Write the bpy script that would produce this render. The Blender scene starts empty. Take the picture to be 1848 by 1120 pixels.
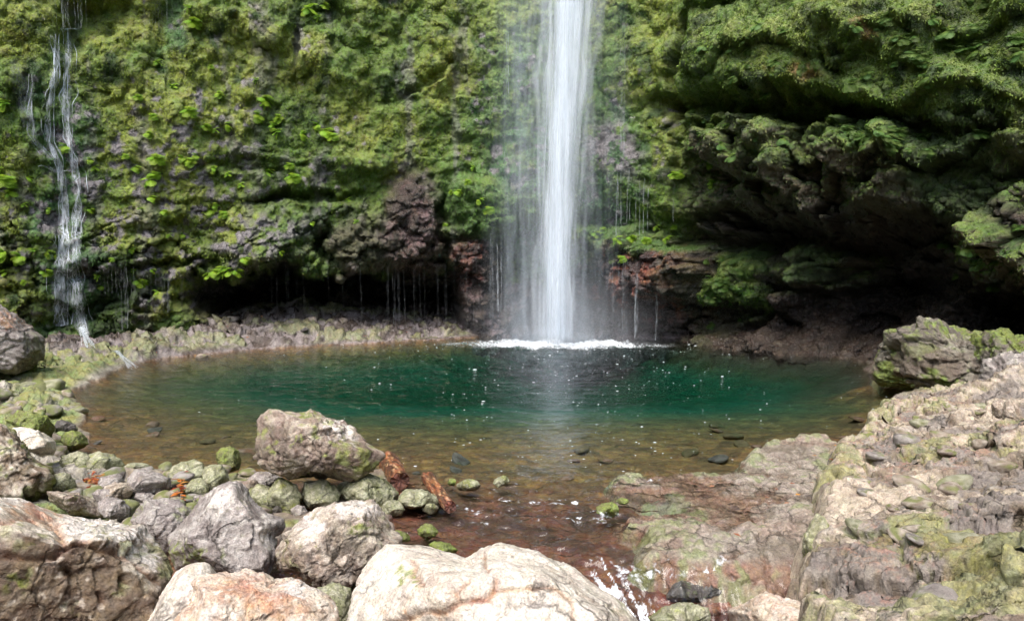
import bpy, bmesh, math, random
import numpy as np
C = bpy.context.scene
col = C.collection
rng = np.random.default_rng(7)
# ------------------------------------------------------------------ camera, sky, sun
F, CX, CY, CAMH, PITCH = 1250.0, 924.0, 560.0, 2.2, math.atan(90/1250)
cam = bpy.data.cameras.new('camera'); co = bpy.data.objects.new('camera', cam); col.objects.link(co)
co.location = (0, 0, CAMH); co.rotation_euler = (math.pi/2-PITCH, 0, 0)
cam.sensor_width = 36; cam.lens = 36*F/1848; cam.clip_end = 500; cam.clip_start = 0.05
C.camera = co
w = bpy.data.worlds.new('World'); C.world = w; w.use_nodes = True
SUN_EL, SUN_AZ = math.radians(58), math.radians(200)      # azimuth measured from +Y towards +X
nt = w.node_tree
sky = nt.nodes.new('ShaderNodeTexSky'); sky.sky_type = 'NISHITA'; sky.sun_disc = False
sky.sun_elevation = SUN_EL; sky.sun_rotation = SUN_AZ; sky.air_density = 1.0; sky.dust_density = 3.0
bg = nt.nodes['Background']; bg.inputs[1].default_value = 0.15
nt.links.new(sky.outputs[0], bg.inputs[0])
sl = bpy.data.lights.new('sun', 'SUN'); so = bpy.data.objects.new('sun', sl); col.objects.link(so)
sl.energy = 1.5; sl.angle = math.radians(40); sl.color = (1, 0.95, 0.88)
d = np.array([math.sin(SUN_AZ)*math.cos(SUN_EL), math.cos(SUN_AZ)*math.cos(SUN_EL), math.sin(SUN_EL)])
so.rotation_euler = (math.pi/2-SUN_EL, 0, math.pi-SUN_AZ)
so.location = tuple(d*30)
C.view_settings.view_transform = 'Standard'; C.view_settings.look = 'None'
C.view_settings.exposure = 1.5; C.view_settings.gamma = 1
C.render.engine = 'CYCLES'
cy = C.cycles
cy.use_denoising = True; cy.use_adaptive_sampling = True; cy.adaptive_threshold = 0.02
cy.max_bounces = 8; cy.diffuse_bounces = 3; cy.glossy_bounces = 3; cy.transmission_bounces = 4
cy.transparent_max_bounces = 40; cy.volume_bounces = 0; cy.caustics_reflective = False; cy.caustics_refractive = False
cy.sample_clamp_indirect = 6

# ------------------------------------------------------------------ photo <-> world helpers
sp, cp = math.sin(PITCH), math.cos(PITCH)
def ray(px, py):
    a, b = (px-CX)/F, (CY-py)/F
    return np.array([a, cp+b*sp, -sp+b*cp])
def at_z(px, py, z):
    r = ray(px, py); t = (z-CAMH)/r[2]; return np.array([r[0]*t, r[1]*t, z])
def at_y(px, py, y):
    r = ray(px, py); t = y/r[1]; return np.array([r[0]*t, y, CAMH+r[2]*t])
def project(x, y, z):
    zz = z-CAMH; dep = np.maximum(y*cp-zz*sp, 1.0)
    return CX+F*x/dep, CY-F*(y*sp+zz*cp)/dep

# ------------------------------------------------------------------ numpy noise
def h3(ix, iy, iz, seed):
    n = (ix.astype(np.int64)*374761393+iy.astype(np.int64)*668265263+iz.astype(np.int64)*2147483647+seed*1274126177) & 0xffffffff
    n = ((n ^ (n >> 13))*1274126177) & 0xffffffff
    n = ((n ^ (n >> 15))*2246822519) & 0xffffffff
    return ((n ^ (n >> 16)) & 0xffffff)/16777215.0
def noise(p, seed=0):
    i = np.floor(p).astype(np.int64); f = p-i; u = f*f*f*(f*(f*6-15)+10)
    out = 0
    for dx in (0, 1):
        wx = u[:, 0] if dx else 1-u[:, 0]
        for dy in (0, 1):
            wy = u[:, 1] if dy else 1-u[:, 1]
            for dz in (0, 1):
                wz = u[:, 2] if dz else 1-u[:, 2]
                out = out+wx*wy*wz*h3(i[:, 0]+dx, i[:, 1]+dy, i[:, 2]+dz, seed)
    return out*2-1
ROT = np.array([[0.36, 0.48, -0.8], [-0.8, 0.6, 0.0], [0.48, 0.64, 0.6]])
def fbm(p, oc=4, seed=0, gain=0.5):
    a, s, o = 1.0, 0.0, 0
    q = p
    for k in range(oc):
        o = o+a*noise(q, seed+k); s += a; a *= gain; q = (q@ROT.T)*2.03
    return o/s*1.6
def ridged(p, oc=4, seed=0):
    a, s, o = 1.0, 0.0, 0; q = p
    for k in range(oc):
        o = o+a*(1-2.2*np.abs(noise(q, seed+k))); s += a; a *= 0.5; q = (q@ROT.T)*2.07
    return o/s
def worley(p, seed=0, jit=0.9):
    i = np.floor(p).astype(np.int64); f = p-i
    f1 = np.full(len(p), 9.0); f2 = f1.copy(); idn = np.zeros(len(p))
    for dx in (-1, 0, 1):
        for dy in (-1, 0, 1):
            for dz in (-1, 0, 1):
                X, Y, Z = i[:, 0]+dx, i[:, 1]+dy, i[:, 2]+dz
                r0 = h3(X, Y, Z, seed)
                d = (dx+0.5+jit*(r0-0.5)-f[:, 0])**2+(dy+0.5+jit*(h3(X, Y, Z, seed+11)-0.5)-f[:, 1])**2+(dz+0.5+jit*(h3(X, Y, Z, seed+23)-0.5)-f[:, 2])**2
                c = d < f1
                f2 = np.where(c, f1, np.minimum(f2, d)); idn = np.where(c, h3(X, Y, Z, seed+37), idn); f1 = np.where(c, d, f1)
    return np.sqrt(f1), np.sqrt(f2), idn
def facets(p, seed=0, jit=.9):
    """cell-wise tilted planes: gives chipped, angular relief; returns height (about -.5...5), edge gap, cell id"""
    i = np.floor(p).astype(np.int64); f = p-i
    f1 = np.full(len(p), 9.0); f2 = f1.copy(); idn = np.zeros(len(p)); hh = np.zeros(len(p))
    for dx in (-1, 0, 1):
        for dy in (-1, 0, 1):
            for dz in (-1, 0, 1):
                X, Y, Z = i[:, 0]+dx, i[:, 1]+dy, i[:, 2]+dz
                a, b, c = dx+0.5+jit*(h3(X, Y, Z, seed)-0.5)-f[:, 0], dy+0.5+jit*(h3(X, Y, Z, seed+11)-0.5)-f[:, 1], dz+0.5+jit*(h3(X, Y, Z, seed+23)-0.5)-f[:, 2]
                d = a*a+b*b+c*c; m = d < f1; k = h3(X, Y, Z, seed+37)
                f2 = np.where(m, f1, np.minimum(f2, d)); idn = np.where(m, k, idn); f1 = np.where(m, d, f1)
                hh = np.where(m, (k-.5)*.7+1.3*(a*(h3(X, Y, Z, seed+41)-.5)+b*(h3(X, Y, Z, seed+43)-.5)+c*(h3(X, Y, Z, seed+47)-.5)), hh)
    return hh, np.sqrt(f2)-np.sqrt(f1), idn
def sst(a, b, x):
    t = np.clip((x-a)/(b-a), 0, 1); return t*t*(3-2*t)
def lerp(a, b, t):
    if np.ndim(t): t = t[:, None] if (np.ndim(a) == 2 or np.ndim(b) == 2 or np.shape(a) == (3,) or np.shape(b) == (3,)) else t
    return a+(b-a)*t
def A(*c): return np.array(c, float)
def blob(u, v, cx, cy, rx, ry, hard=0.5, ang=0):
    a = math.radians(ang); du, dv = u-cx, v-cy
    x = (du*math.cos(a)+dv*math.sin(a))/rx; y = (-du*math.sin(a)+dv*math.cos(a))/ry
    return 1-sst(hard, 1.35, np.sqrt(x*x+y*y))
def sdf(poly, X, Y):      # >0 outside
    P = np.asarray(poly)[:, :2]; d = np.full(X.shape, 1e9); ins = np.zeros(X.shape, bool)
    for k in range(len(P)):
        a, b = P[k], P[(k+1) % len(P)]; e = b-a
        t = np.clip(((X-a[0])*e[0]+(Y-a[1])*e[1])/(e@e+1e-12), 0, 1)
        d = np.minimum(d, (X-a[0]-t*e[0])**2+(Y-a[1]-t*e[1])**2)
        if abs(e[1]) > 1e-9:
            c = ((a[1] > Y) != (b[1] > Y)) & (X < e[0]*(Y-a[1])/e[1]+a[0]); ins ^= c
    return np.where(ins, -1, 1)*np.sqrt(d)

# ------------------------------------------------------------------ mesh helpers
def mesh_obj(name, V, faces, mat, colr=None, rough=None, smooth=True, parent=None, extra=None):
    V = np.asarray(V, np.float32); Fc = np.asarray(faces, np.int32)
    me = bpy.data.meshes.new(name); n, k = Fc.shape
    me.vertices.add(len(V)); me.vertices.foreach_set('co', V.ravel())
    me.loops.add(n*k); me.loops.foreach_set('vertex_index', Fc.ravel())
    me.polygons.add(n); me.polygons.foreach_set('loop_start', np.arange(0, n*k, k, dtype=np.int32))
    me.polygons.foreach_set('loop_total', np.full(n, k, np.int32))
    me.update(calc_edges=True)
    me.polygons.foreach_set('use_smooth', np.full(n, smooth, bool))
    if colr is not None:
        a = me.attributes.new('col', 'FLOAT_COLOR', 'POINT')
        a.data.foreach_set('color', np.hstack([np.clip(colr, 0, 1), np.ones((len(V), 1))]).astype(np.float32).ravel())
    if rough is not None:
        a = me.attributes.new('rgh', 'FLOAT', 'POINT'); a.data.foreach_set('value', np.asarray(rough, np.float32))
    for nm, ar in (extra or {}).items():
        a = me.attributes.new(nm, 'FLOAT', 'POINT'); a.data.foreach_set('value', np.asarray(ar, np.float32))
    me.materials.append(mat)
    o = bpy.data.objects.new(name, me); col.objects.link(o)
    if parent: o.parent = parent
    return o
def tag(o, label=None, cat=None, group=None, kind=None):
    if label: o['label'] = label
    if cat: o['category'] = cat
    if group: o['group'] = group
    if kind: o['kind'] = kind
    return o
def grid_faces(nr, nc, keep=None):
    i = np.arange(nr-1)[:, None]*nc+np.arange(nc-1)[None, :]
    f = np.stack([i, i+1, i+nc+1, i+nc], -1).reshape(-1, 4)
    if keep is not None: f = f[keep[f].any(1)]
    return f
def grid_normals(G):
    du = np.gradient(G, axis=1); dv = np.gradient(G, axis=0)
    n = np.cross(du, dv); return n/(np.linalg.norm(n, axis=2, keepdims=True)+1e-9)
def compact(V, f, *attrs):
    used = np.zeros(len(V), bool); used[f.ravel()] = True
    m = np.cumsum(used)-1
    return (V[used], m[f])+tuple(a[used] for a in attrs)

# ------------------------------------------------------------------ materials
def surf_mat(name, bump=0.4, bscale=40, cscale=25, cvar=0.5, spec=0.5, stretch=(1, 1, 1), bdist=0.02, crack=3.0, crackamt=.5, speck=.25):
    m = bpy.data.materials.new(name); m.use_nodes = True; t = m.node_tree; N, L = t.nodes, t.links
    b = N['Principled BSDF']
    at = N.new('ShaderNodeAttribute'); at.attribute_name = 'col'
    ar = N.new('ShaderNodeAttribute'); ar.attribute_name = 'rgh'
    tc = N.new('ShaderNodeTexCoord'); mp = N.new('ShaderNodeMapping'); mp.inputs['Scale'].default_value = stretch
    L.new(tc.outputs['Object'], mp.inputs[0])
    def nz(sc, det, ro):
        n = N.new('ShaderNodeTexNoise'); n.inputs['Scale'].default_value = sc; n.inputs['Detail'].default_value = det; n.inputs['Roughness'].default_value = ro
        L.new(mp.outputs[0], n.inputs['Vector']); return n
    def mr(src, a0, a1, b0, b1):
        r = N.new('ShaderNodeMapRange'); r.inputs[1].default_value = a0; r.inputs[2].default_value = a1; r.inputs[3].default_value = b0; r.inputs[4].default_value = b1
        L.new(src, r.inputs[0]); return r.outputs[0]
    def mt(op, x, y):
        k = N.new('ShaderNodeMath'); k.operation = op
        for j, q in ((0, x), (1, y)):
            if isinstance(q, (int, float)): k.inputs[j].default_value = q
            else: L.new(q, k.inputs[j])
        return k.outputs[0]
    n1, n2, n3 = nz(cscale, 7, .75), nz(bscale, 8, .7), nz(bscale*3.1, 3, .6)
    # thin irregular cracks: warped cell borders
    wv = N.new('ShaderNodeVectorMath'); wv.operation = 'MULTIPLY_ADD'; nw = nz(crack*1.7, 4, .6)
    L.new(nw.outputs['Color'], wv.inputs[0]); wv.inputs[1].default_value = (.5/crack*1.4,)*3; L.new(mp.outputs[0], wv.inputs[2])
    vo = N.new('ShaderNodeTexVoronoi'); vo.feature = 'DISTANCE_TO_EDGE'; vo.inputs['Scale'].default_value = crack; L.new(wv.outputs[0], vo.inputs['Vector'])
    ck = mr(vo.outputs['Distance'], 0.0, .045, 0.0, 1.0)
    gate = mr(nz(crack*.6, 2, .5).outputs[0], .45, .6, 0.0, 1.0)                # cracks come and go
    ckm = mt('SUBTRACT', 1.0, mt('MULTIPLY', mt('MULTIPLY', mt('SUBTRACT', 1.0, ck), gate), crackamt))
    f = mt('MULTIPLY', mr(n1.outputs[0], .3, .7, 1-cvar, 1+cvar), mr(n3.outputs[0], .3, .7, 1-speck, 1+speck)); f = mt('MULTIPLY', f, ckm)
    mx = N.new('ShaderNodeVectorMath'); mx.operation = 'SCALE'
    L.new(at.outputs['Color'], mx.inputs[0]); L.new(f, mx.inputs['Scale'])
    hs = N.new('ShaderNodeHueSaturation'); L.new(mx.outputs[0], hs.inputs['Color'])
    L.new(mr(nz(cscale*.5, 3, .6).outputs[0], .3, .7, .482, .518), hs.inputs['Hue']); L.new(mr(n2.outputs[0], .3, .7, .75, 1.2), hs.inputs['Saturation'])
    L.new(hs.outputs[0], b.inputs['Base Color'])
    L.new(mt('ADD', ar.outputs['Fac'], mr(n2.outputs[0], .3, .7, -.16, .16)), b.inputs['Roughness'])
    b.inputs['Specular IOR Level'].default_value = spec
    h = mt('ADD', n2.outputs[0], mt('MULTIPLY', n3.outputs[0], .25)); h = mt('ADD', h, mt('MULTIPLY', ckm, .8)); h = mt('ADD', h, mt('MULTIPLY', nz(bscale*.3, 5, .6).outputs[0], 1.6))
    bp = N.new('ShaderNodeBump'); bp.inputs['Strength'].default_value = bump; bp.inputs['Distance'].default_value = bdist
    L.new(h, bp.inputs['Height']); L.new(bp.outputs[0], b.inputs['Normal'])
    return m
def leaf_mat(name, trans=0.35, rough=0.6):
    m = bpy.data.materials.new(name); m.use_nodes = True; t = m.node_tree; N, L = t.nodes, t.links
    b = N['Principled BSDF']; at = N.new('ShaderNodeAttribute'); at.attribute_name = 'col'
    tc = N.new('ShaderNodeTexCoord'); n1 = N.new('ShaderNodeTexNoise'); n1.inputs['Scale'].default_value = 30
    L.new(tc.outputs['Object'], n1.inputs['Vector'])
    r = N.new('ShaderNodeMapRange'); r.inputs[3].default_value = 0.7; r.inputs[4].default_value = 1.3; L.new(n1.outputs[0], r.inputs[0])
    mx = N.new('ShaderNodeVectorMath'); mx.operation = 'SCALE'; L.new(at.outputs['Color'], mx.inputs[0]); L.new(r.outputs[0], mx.inputs['Scale'])
    L.new(mx.outputs[0], b.inputs['Base Color']); b.inputs['Roughness'].default_value = rough
    b.inputs['Specular IOR Level'].default_value = 0.25
    tr = N.new('ShaderNodeBsdfTranslucent'); L.new(mx.outputs[0], tr.inputs[0])
    ms = N.new('ShaderNodeMixShader'); ms.inputs[0].default_value = trans
    L.new(b.outputs[0], ms.inputs[1]); L.new(tr.outputs[0], ms.inputs[2]); L.new(ms.outputs[0], N['Material Output'].inputs[0])
    return m
M_CLIFF = surf_mat('mossy_cliff', bump=1.0, bscale=16, cscale=10, cvar=0.5, spec=0.8, bdist=0.07, crack=2.2, crackamt=.4, speck=.3)
M_GROUND = surf_mat('bank_rock', bump=0.9, bscale=24, cscale=16, cvar=0.4, spec=0.6, bdist=0.035, crack=3, speck=.3)
M_LEDGE = surf_mat('ledge_rock', bump=0.9, bscale=30, cscale=20, cvar=0.38, spec=0.5, bdist=0.022, crack=4, crackamt=.6, speck=.3)
M_BOULD = surf_mat('boulder_stone', bump=1.0, bscale=30, cscale=16, cvar=0.34, spec=0.35, bdist=0.020, crack=2.8, crackamt=.6, speck=.36)
M_PEB = surf_mat('small_stone', bump=0.8, bscale=45, cscale=30, cvar=0.35, spec=0.4, bdist=0.012, crack=6, crackamt=.4, speck=.25)
M_MOSS = leaf_mat('moss_fronds', 0.25, 0.7)
M_LEAF = leaf_mat('fern_leaf', 0.4, 0.5)
M_BARK = surf_mat('wet_bark', bump=0.9, bscale=30, cscale=18, cvar=0.5, spec=0.6, bdist=0.02, crack=14, crackamt=.7)

def water_mat():
    m = bpy.data.materials.new('pool_water'); m.use_nodes = True; t = m.node_tree; N, L = t.nodes, t.links
    N.remove(N['Principled BSDF']); out = N['Material Output']
    tc = N.new('ShaderNodeTexCoord')
    def nz(scale, st, det=3, rot=0):
        mp = N.new('ShaderNodeMapping'); mp.inputs['Scale'].default_value = st; mp.inputs['Rotation'].default_value = (0, 0, rot)
        L.new(tc.outputs['Object'], mp.inputs[0]); n = N.new('ShaderNodeTexNoise'); n.inputs['Scale'].default_value = scale; n.inputs['Detail'].default_value = det
        L.new(mp.outputs[0], n.inputs['Vector']); return n
    a, b = nz(5.0, (0.55, 1, 1)), nz(16.0, (0.6, 1, 1), 2, 0.3)
    ad = N.new('ShaderNodeMath'); ad.operation = 'MULTIPLY_ADD'; ad.inputs[1].default_value = 0.35
    L.new(b.outputs[0], ad.inputs[0]); L.new(a.outputs[0], ad.inputs[2])
    bp = N.new('ShaderNodeBump'); bp.inputs['Strength'].default_value = 0.5; bp.inputs['Distance'].default_value = 0.055
    L.new(ad.outputs[0], bp.inputs['Height'])
    fr = N.new('ShaderNodeFresnel'); fr.inputs[0].default_value = 1.33; L.new(bp.outputs[0], fr.inputs['Normal'])
    gl = N.new('ShaderNodeBsdfGlossy'); gl.inputs['Roughness'].default_value = 0.06; L.new(bp.outputs[0], gl.inputs['Normal'])
    tr = N.new('ShaderNodeBsdfTransparent')
    ms = N.new('ShaderNodeMixShader'); L.new(fr.outputs[0], ms.inputs[0]); L.new(tr.outputs[0], ms.inputs[1]); L.new(gl.outputs[0], ms.inputs[2])
    # foam churned up where 'foam' is high
    at = N.new('ShaderNodeAttribute'); at.attribute_name = 'foam'
    fn = nz(26.0, (1, 1, 1), 4)
    mu = N.new('ShaderNodeMath'); mu.operation = 'MULTIPLY_ADD'; mu.inputs[1].default_value = 1.6; mu.use_clamp = True
    sb = N.new('ShaderNodeMath'); sb.operation = 'SUBTRACT'; sb.inputs[1].default_value = 0.62; L.new(fn.outputs[0], sb.inputs[0])
    m3 = N.new('ShaderNodeMath'); m3.operation = 'MULTIPLY'; m3.inputs[1].default_value = 2.2; L.new(sb.outputs[0], m3.inputs[0])
    L.new(at.outputs['Fac'], mu.inputs[0]); L.new(m3.outputs[0], mu.inputs[2])
    m4 = N.new('ShaderNodeMath'); m4.operation = 'MULTIPLY'; m4.use_clamp = True; L.new(mu.outputs[0], m4.inputs[0])
    gt = N.new('ShaderNodeMath'); gt.operation = 'MULTIPLY'; gt.inputs[1].default_value = 4; gt.use_clamp = True; L.new(at.outputs['Fac'], gt.inputs[0]); L.new(gt.outputs[0], m4.inputs[1])
    df = N.new('ShaderNodeBsdfDiffuse'); df.inputs[0].default_value = (0.85, 0.9, 0.95, 1)
    mf = N.new('ShaderNodeMixShader'); L.new(m4.outputs[0], mf.inputs[0]); L.new(ms.outputs[0], mf.inputs[1]); L.new(df.outputs[0], mf.inputs[2])
    L.new(mf.outputs[0], out.inputs[0])
    va = N.new('ShaderNodeVolumeAbsorption'); va.inputs['Color'].default_value = (0.17, 0.72, 0.64, 1); va.inputs['Density'].default_value = 0.62
    L.new(va.outputs[0], out.inputs['Volume'])
    return m
def fall_mat(name, base, var, scale, zs, edge, colr=(0.85, 0.91, 0.97)):
    m = bpy.data.materials.new(name); m.use_nodes = True; t = m.node_tree; N, L = t.nodes, t.links
    N.remove(N['Principled BSDF']); out = N['Material Output']
    tc = N.new('ShaderNodeTexCoord'); mp = N.new('ShaderNodeMapping'); mp.inputs['Scale'].default_value = (1, 1, zs)
    L.new(tc.outputs['Object'], mp.inputs[0]); n = N.new('ShaderNodeTexNoise'); n.inputs['Scale'].default_value = scale; n.inputs['Detail'].default_value = 4; n.inputs['Roughness'].default_value = 0.65
    L.new(mp.outputs[0], n.inputs['Vector'])
    r = N.new('ShaderNodeMapRange'); r.inputs[1].default_value = 0.35; r.inputs[2].default_value = 0.7; r.inputs[3].default_value = base-var; r.inputs[4].default_value = base+var
    L.new(n.outputs[0], r.inputs[0])
    lw = N.new('ShaderNodeLayerWeight'); lw.inputs[0].default_value = 0.5
    iv = N.new('ShaderNodeMath'); iv.operation = 'SUBTRACT'; iv.inputs[0].default_value = 1; L.new(lw.outputs['Facing'], iv.inputs[1])
    pw = N.new('ShaderNodeMath'); pw.operation = 'POWER'; pw.inputs[1].default_value = edge; L.new(iv.outputs[0], pw.inputs[0])
    at = N.new('ShaderNodeAttribute'); at.attribute_name = 'dens'
    m1 = N.new('ShaderNodeMath'); m1.operation = 'MULTIPLY'; L.new(r.outputs[0], m1.inputs[0]); L.new(pw.outputs[0], m1.inputs[1])
    m2 = N.new('ShaderNodeMath'); m2.operation = 'MULTIPLY'; m2.use_clamp = True; L.new(m1.outputs[0], m2.inputs[0]); L.new(at.outputs['Fac'], m2.inputs[1])
    df = N.new('ShaderNodeBsdfDiffuse'); df.inputs[0].default_value = colr+(1,)
    tl = N.new('ShaderNodeBsdfTranslucent'); tl.inputs[0].default_value = colr+(1,)
    a = N.new('ShaderNodeMixShader'); a.inputs[0].default_value = 0.45; L.new(df.outputs[0], a.inputs[1]); L.new(tl.outputs[0], a.inputs[2])
    tr = N.new('ShaderNodeBsdfTransparent'); ms = N.new('ShaderNodeMixShader')
    L.new(m2.outputs[0], ms.inputs[0]); L.new(tr.outputs[0], ms.inputs[1]); L.new(a.outputs[0], ms.inputs[2]); L.new(ms.outputs[0], out.inputs[0])
    return m

# ================================================================== CLIFF
ctrl = np.array([(-27, -6), (-24, 1), (-19, 8), (-15, 12.3), (-11.6, 15.6), (-8, 17.6), (-4, 18.9), (-1.2, 19.3), (0.8, 19.5), (2.6, 19.2),
                 (4.2, 18.2), (5.6, 16.9), (7.4, 15.4), (9.3, 13.4), (11.0, 10.8), (12.3, 8), (13.6, 4.5), (15, 0), (17, -6)], float)
def catmull(P, n=40):
    out = []
    for k in range(len(P)-1):
        p0, p1, p2, p3 = P[max(k-1, 0)], P[k], P[k+1], P[min(k+2, len(P)-1)]
        t = np.linspace(0, 1, n, endpoint=False)[:, None]
        out.append(0.5*(2*p1+(p2-p0)*t+(2*p0-5*p1+4*p2-p3)*t**2+(3*p1-p0-3*p2+p3)*t**3))
    return np.vstack(out+[P[-1:]])
curve = catmull(ctrl); c_ang = np.arctan2(curve[:, 0], curve[:, 1])
tan = np.gradient(curve, axis=0); tan /= np.linalg.norm(tan, axis=1, keepdims=True)
c_nrm = np.stack([tan[:, 1], -tan[:, 0]], 1)           # towards the pool
angs = np.concatenate([np.linspace(c_ang[0], math.atan(-1010/F), 70, endpoint=False), np.arctan(np.arange(-1010, 1010, 1.9)/F),
                       np.linspace(math.atan(1010/F), c_ang[-1], 70)[1:]])
zr = np.concatenate([np.arange(-2.2, 10.6, 0.028), np.linspace(10.6, 26, 60)[1:]])
bx = np.interp(angs, c_ang, curve[:, 0]); by = np.interp(angs, c_ang, curve[:, 1])
nx = np.interp(angs, c_ang, c_nrm[:, 0]); ny = np.interp(angs, c_ang, c_nrm[:, 1])
NR, NC = len(zr), len(angs)
BX = np.broadcast_to(bx, (NR, NC)); BY = np.broadcast_to(by, (NR, NC)); ZZ = np.broadcast_to(zr[:, None], (NR, NC))
U, V = project(BX, np.maximum(BY, 3.0), ZZ); U = np.where(BY < 3, np.sign(BX)*4000, U)
u, v = U.ravel(), V.ravel()
P0 = np.stack([BX.ravel(), BY.ravel(), ZZ.ravel()], 1)
# domain warp so that painted shapes get broken outlines
wq = P0*np.array([0.9, 0.9, 0.9])
wu = u+22*fbm(wq*1.1, 3, 51)+9*fbm(wq*3.4, 2, 57); wv = v+18*fbm(wq*1.1, 3, 61)+8*fbm(wq*3.4, 2, 67)
D = np.zeros(len(u))
FEAT = [ # u, v, ru, rv, amp, hard, angle
 (610,560,225,55,-3.2,.8,6),(500,545,110,32,-1.6,.6,-18),(740,525,110,50,-2.0,.6,0),
 (470,440,105,58,.62,.3,-8),(640,445,52,58,.65,.6,8),(742,410,52,85,.50,.5,0),(572,440,14,40,-.8,.3,10),(700,330,40,40,-.25,.3,0),
 (800,420,14,90,-.6,.3,6),(858,520,36,110,.25,.4,0),(640,545,70,24,.55,.4,0),(440,470,70,45,.25,.4,-15),
 (985,520,110,120,-.9,.5,0),(880,362,75,46,.75,.4,12),(930,300,40,90,.25,.4,0),(1075,300,95,100,.35,.3,0),(1105,395,80,20,-.35,.4,0),
 (1095,435,75,22,.75,.4,0),(1160,490,110,46,.75,.5,8),(1215,500,60,50,.3,.5,0),(1150,582,170,42,-1.1,.7,0),(1302,515,44,62,1.5,.5,0),(1330,560,20,40,.3,.4,0),
 (1240,170,15,150,-.7,.3,4),(1250,80,30,60,-.5,.4,0),
 (1500,110,330,110,.75,.4,0),(1420,205,230,24,-.95,.5,3),(1600,225,240,22,-.6,.4,6),(1390,300,65,75,.7,.6,0),(1340,290,40,60,.4,.5,0),
 (1580,285,68,95,1.0,.65,0),(1655,300,35,80,.55,.5,0),(1502,310,8,70,-.8,.3,0),(1450,330,34,50,.45,.6,0),(1720,320,60,60,.25,.4,10),
 (1430,512,190,98,-2.0,.7,0),(1640,525,190,122,-2.4,.7,0),(1300,420,110,40,-1.2,.5,10),(1840,600,160,60,-1.6,.5,0),
 (1790,475,110,66,1.5,.5,14),(1860,430,90,60,.6,.5,0),(1450,490,66,44,1.7,.5,20),(1385,520,46,60,1.0,.4,0),(1560,470,60,40,.7,.5,-10),
 (1345,600,60,22,-.9,.5,0),(1780,60,60,120,-.5,.3,12),(1745,190,40,60,.5,.4,20),(1830,220,60,60,.6,.4,10),
 (1560,90,60,30,.35,.5,10),(1660,100,60,50,.3,.5,0),(1540,120,30,40,-.3,.4,0),
 (455,48,42,30,.4,.5,0),(360,60,60,80,.3,.4,0),(150,30,60,50,-.6,.5,0),(60,80,60,100,.3,.4,0),(560,70,40,50,.25,.5,0),(640,110,80,60,.3,.5,10),
 (530,90,8,50,-.3,.3,-10),(780,90,50,70,.3,.5,0),(770,150,50,12,-.35,.4,-40),(430,295,90,12,-.3,.3,0),(540,355,110,13,-.55,.3,4),(640,300,60,30,.25,.4,0),
 (300,490,120,9,-.45,.3,-4),(230,470,110,30,.25,.4,0),(110,470,70,60,.2,.4,0),(750,210,60,90,.2,.4,0),(120,260,26,200,-.12,.3,2)]
for (a,b,ra,rb,amp,hd,an) in FEAT: D += amp*blob(wu, wv, a, b, ra, rb, hd, an)
right = sst(1180, 1300, u)
D += right*(0.6*sst(420, 120, v)+np.clip((300-v)/500, -.2, 1.2)*0.35)        # right wall leans out overhead
upl = 1-right
saw = ZZ.ravel()*.75+.35*fbm(P0*.8, 3, 83)+.22*(u-1500)/500; saw = saw-np.floor(saw)
D += right*sst(360, 300, v)*.42*(sst(0, .12, saw)*(1-saw)-.45)
saw2 = ZZ.ravel()*1.1+.5*fbm(P0*.7, 3, 87); saw2 = saw2-np.floor(saw2)
D += upl*sst(150, 330, v)*.11*(sst(0, .12, saw2)*(1-saw2)-.45)
# moss pillows, buttresses, strata
q = P0.copy()
f1, f2, idn = worley((P0+0.35*np.stack([fbm(P0*1.5, 2, 3), fbm(P0*1.5, 2, 5), fbm(P0*1.5, 2, 9)], 1))*np.array([1.0, 1.0, 0.75]), 5)
pill = 1-np.clip(f1/0.75, 0, 1)**2
topz = sst(330, 120, v)
D += upl*(0.28*pill*(0.45+0.55*topz)-0.1)
D += (0.30*fbm(P0*np.array([.5, .5, .38]), 4, 21)+0.13*ridged(P0*np.array([1.3, 1.3, .7]), 4, 25))
hb, gb, idb = facets(P0*np.array([1.0, 1.0, 1.5])+0.25*fbm(P0*2, 2, 77)[:, None], 15)
blocky = sst(0.0, 0.12, gb)
lower = np.clip(sst(330, 480, v)+right*sst(180, 260, v), 0, 1)
D += lower*((0.50+.45*right)*hb+0.16*(blocky-1))
hc, gc_, idc = facets(P0*np.array([2.8, 2.8, 3.8])+0.3*fbm(P0*3, 2, 78)[:, None], 19)
D += (0.35+0.65*lower)*(0.20*hc+0.05*(sst(0.0, 0.15, gc_)-1))
hd, gd, idd = facets(P0*np.array([7.5, 7.5, 9])+0.3*fbm(P0*6, 2, 79)[:, None], 23)
D += (0.25+0.75*lower)*(0.085*hd)
S = np.stack([P0[:, 0]+D*np.tile(nx, NR), P0[:, 1]+D*np.tile(ny, NR), P0[:, 2]], 1)
S[:, 2] -= 0.10*upl*pill*topz
G = S.reshape(NR, NC, 3); n = grid_normals(G).reshape(-1, 3)
flip = np.sign((n[:, 0]*np.tile(nx, NR)+n[:, 1]*np.tile(ny, NR)).mean()); n *= flip
fine = 0.055*fbm(S*4.2, 3, 31)+0.028*ridged(S*9, 3, 35)
S = S+n*fine[:, None]*(np.where(zr < 10.6, 1, .6)).repeat(NC)[:, None]
G = S.reshape(NR, NC, 3); n = (grid_normals(G)*flip).reshape(-1, 3)
cliffN = n
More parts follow.
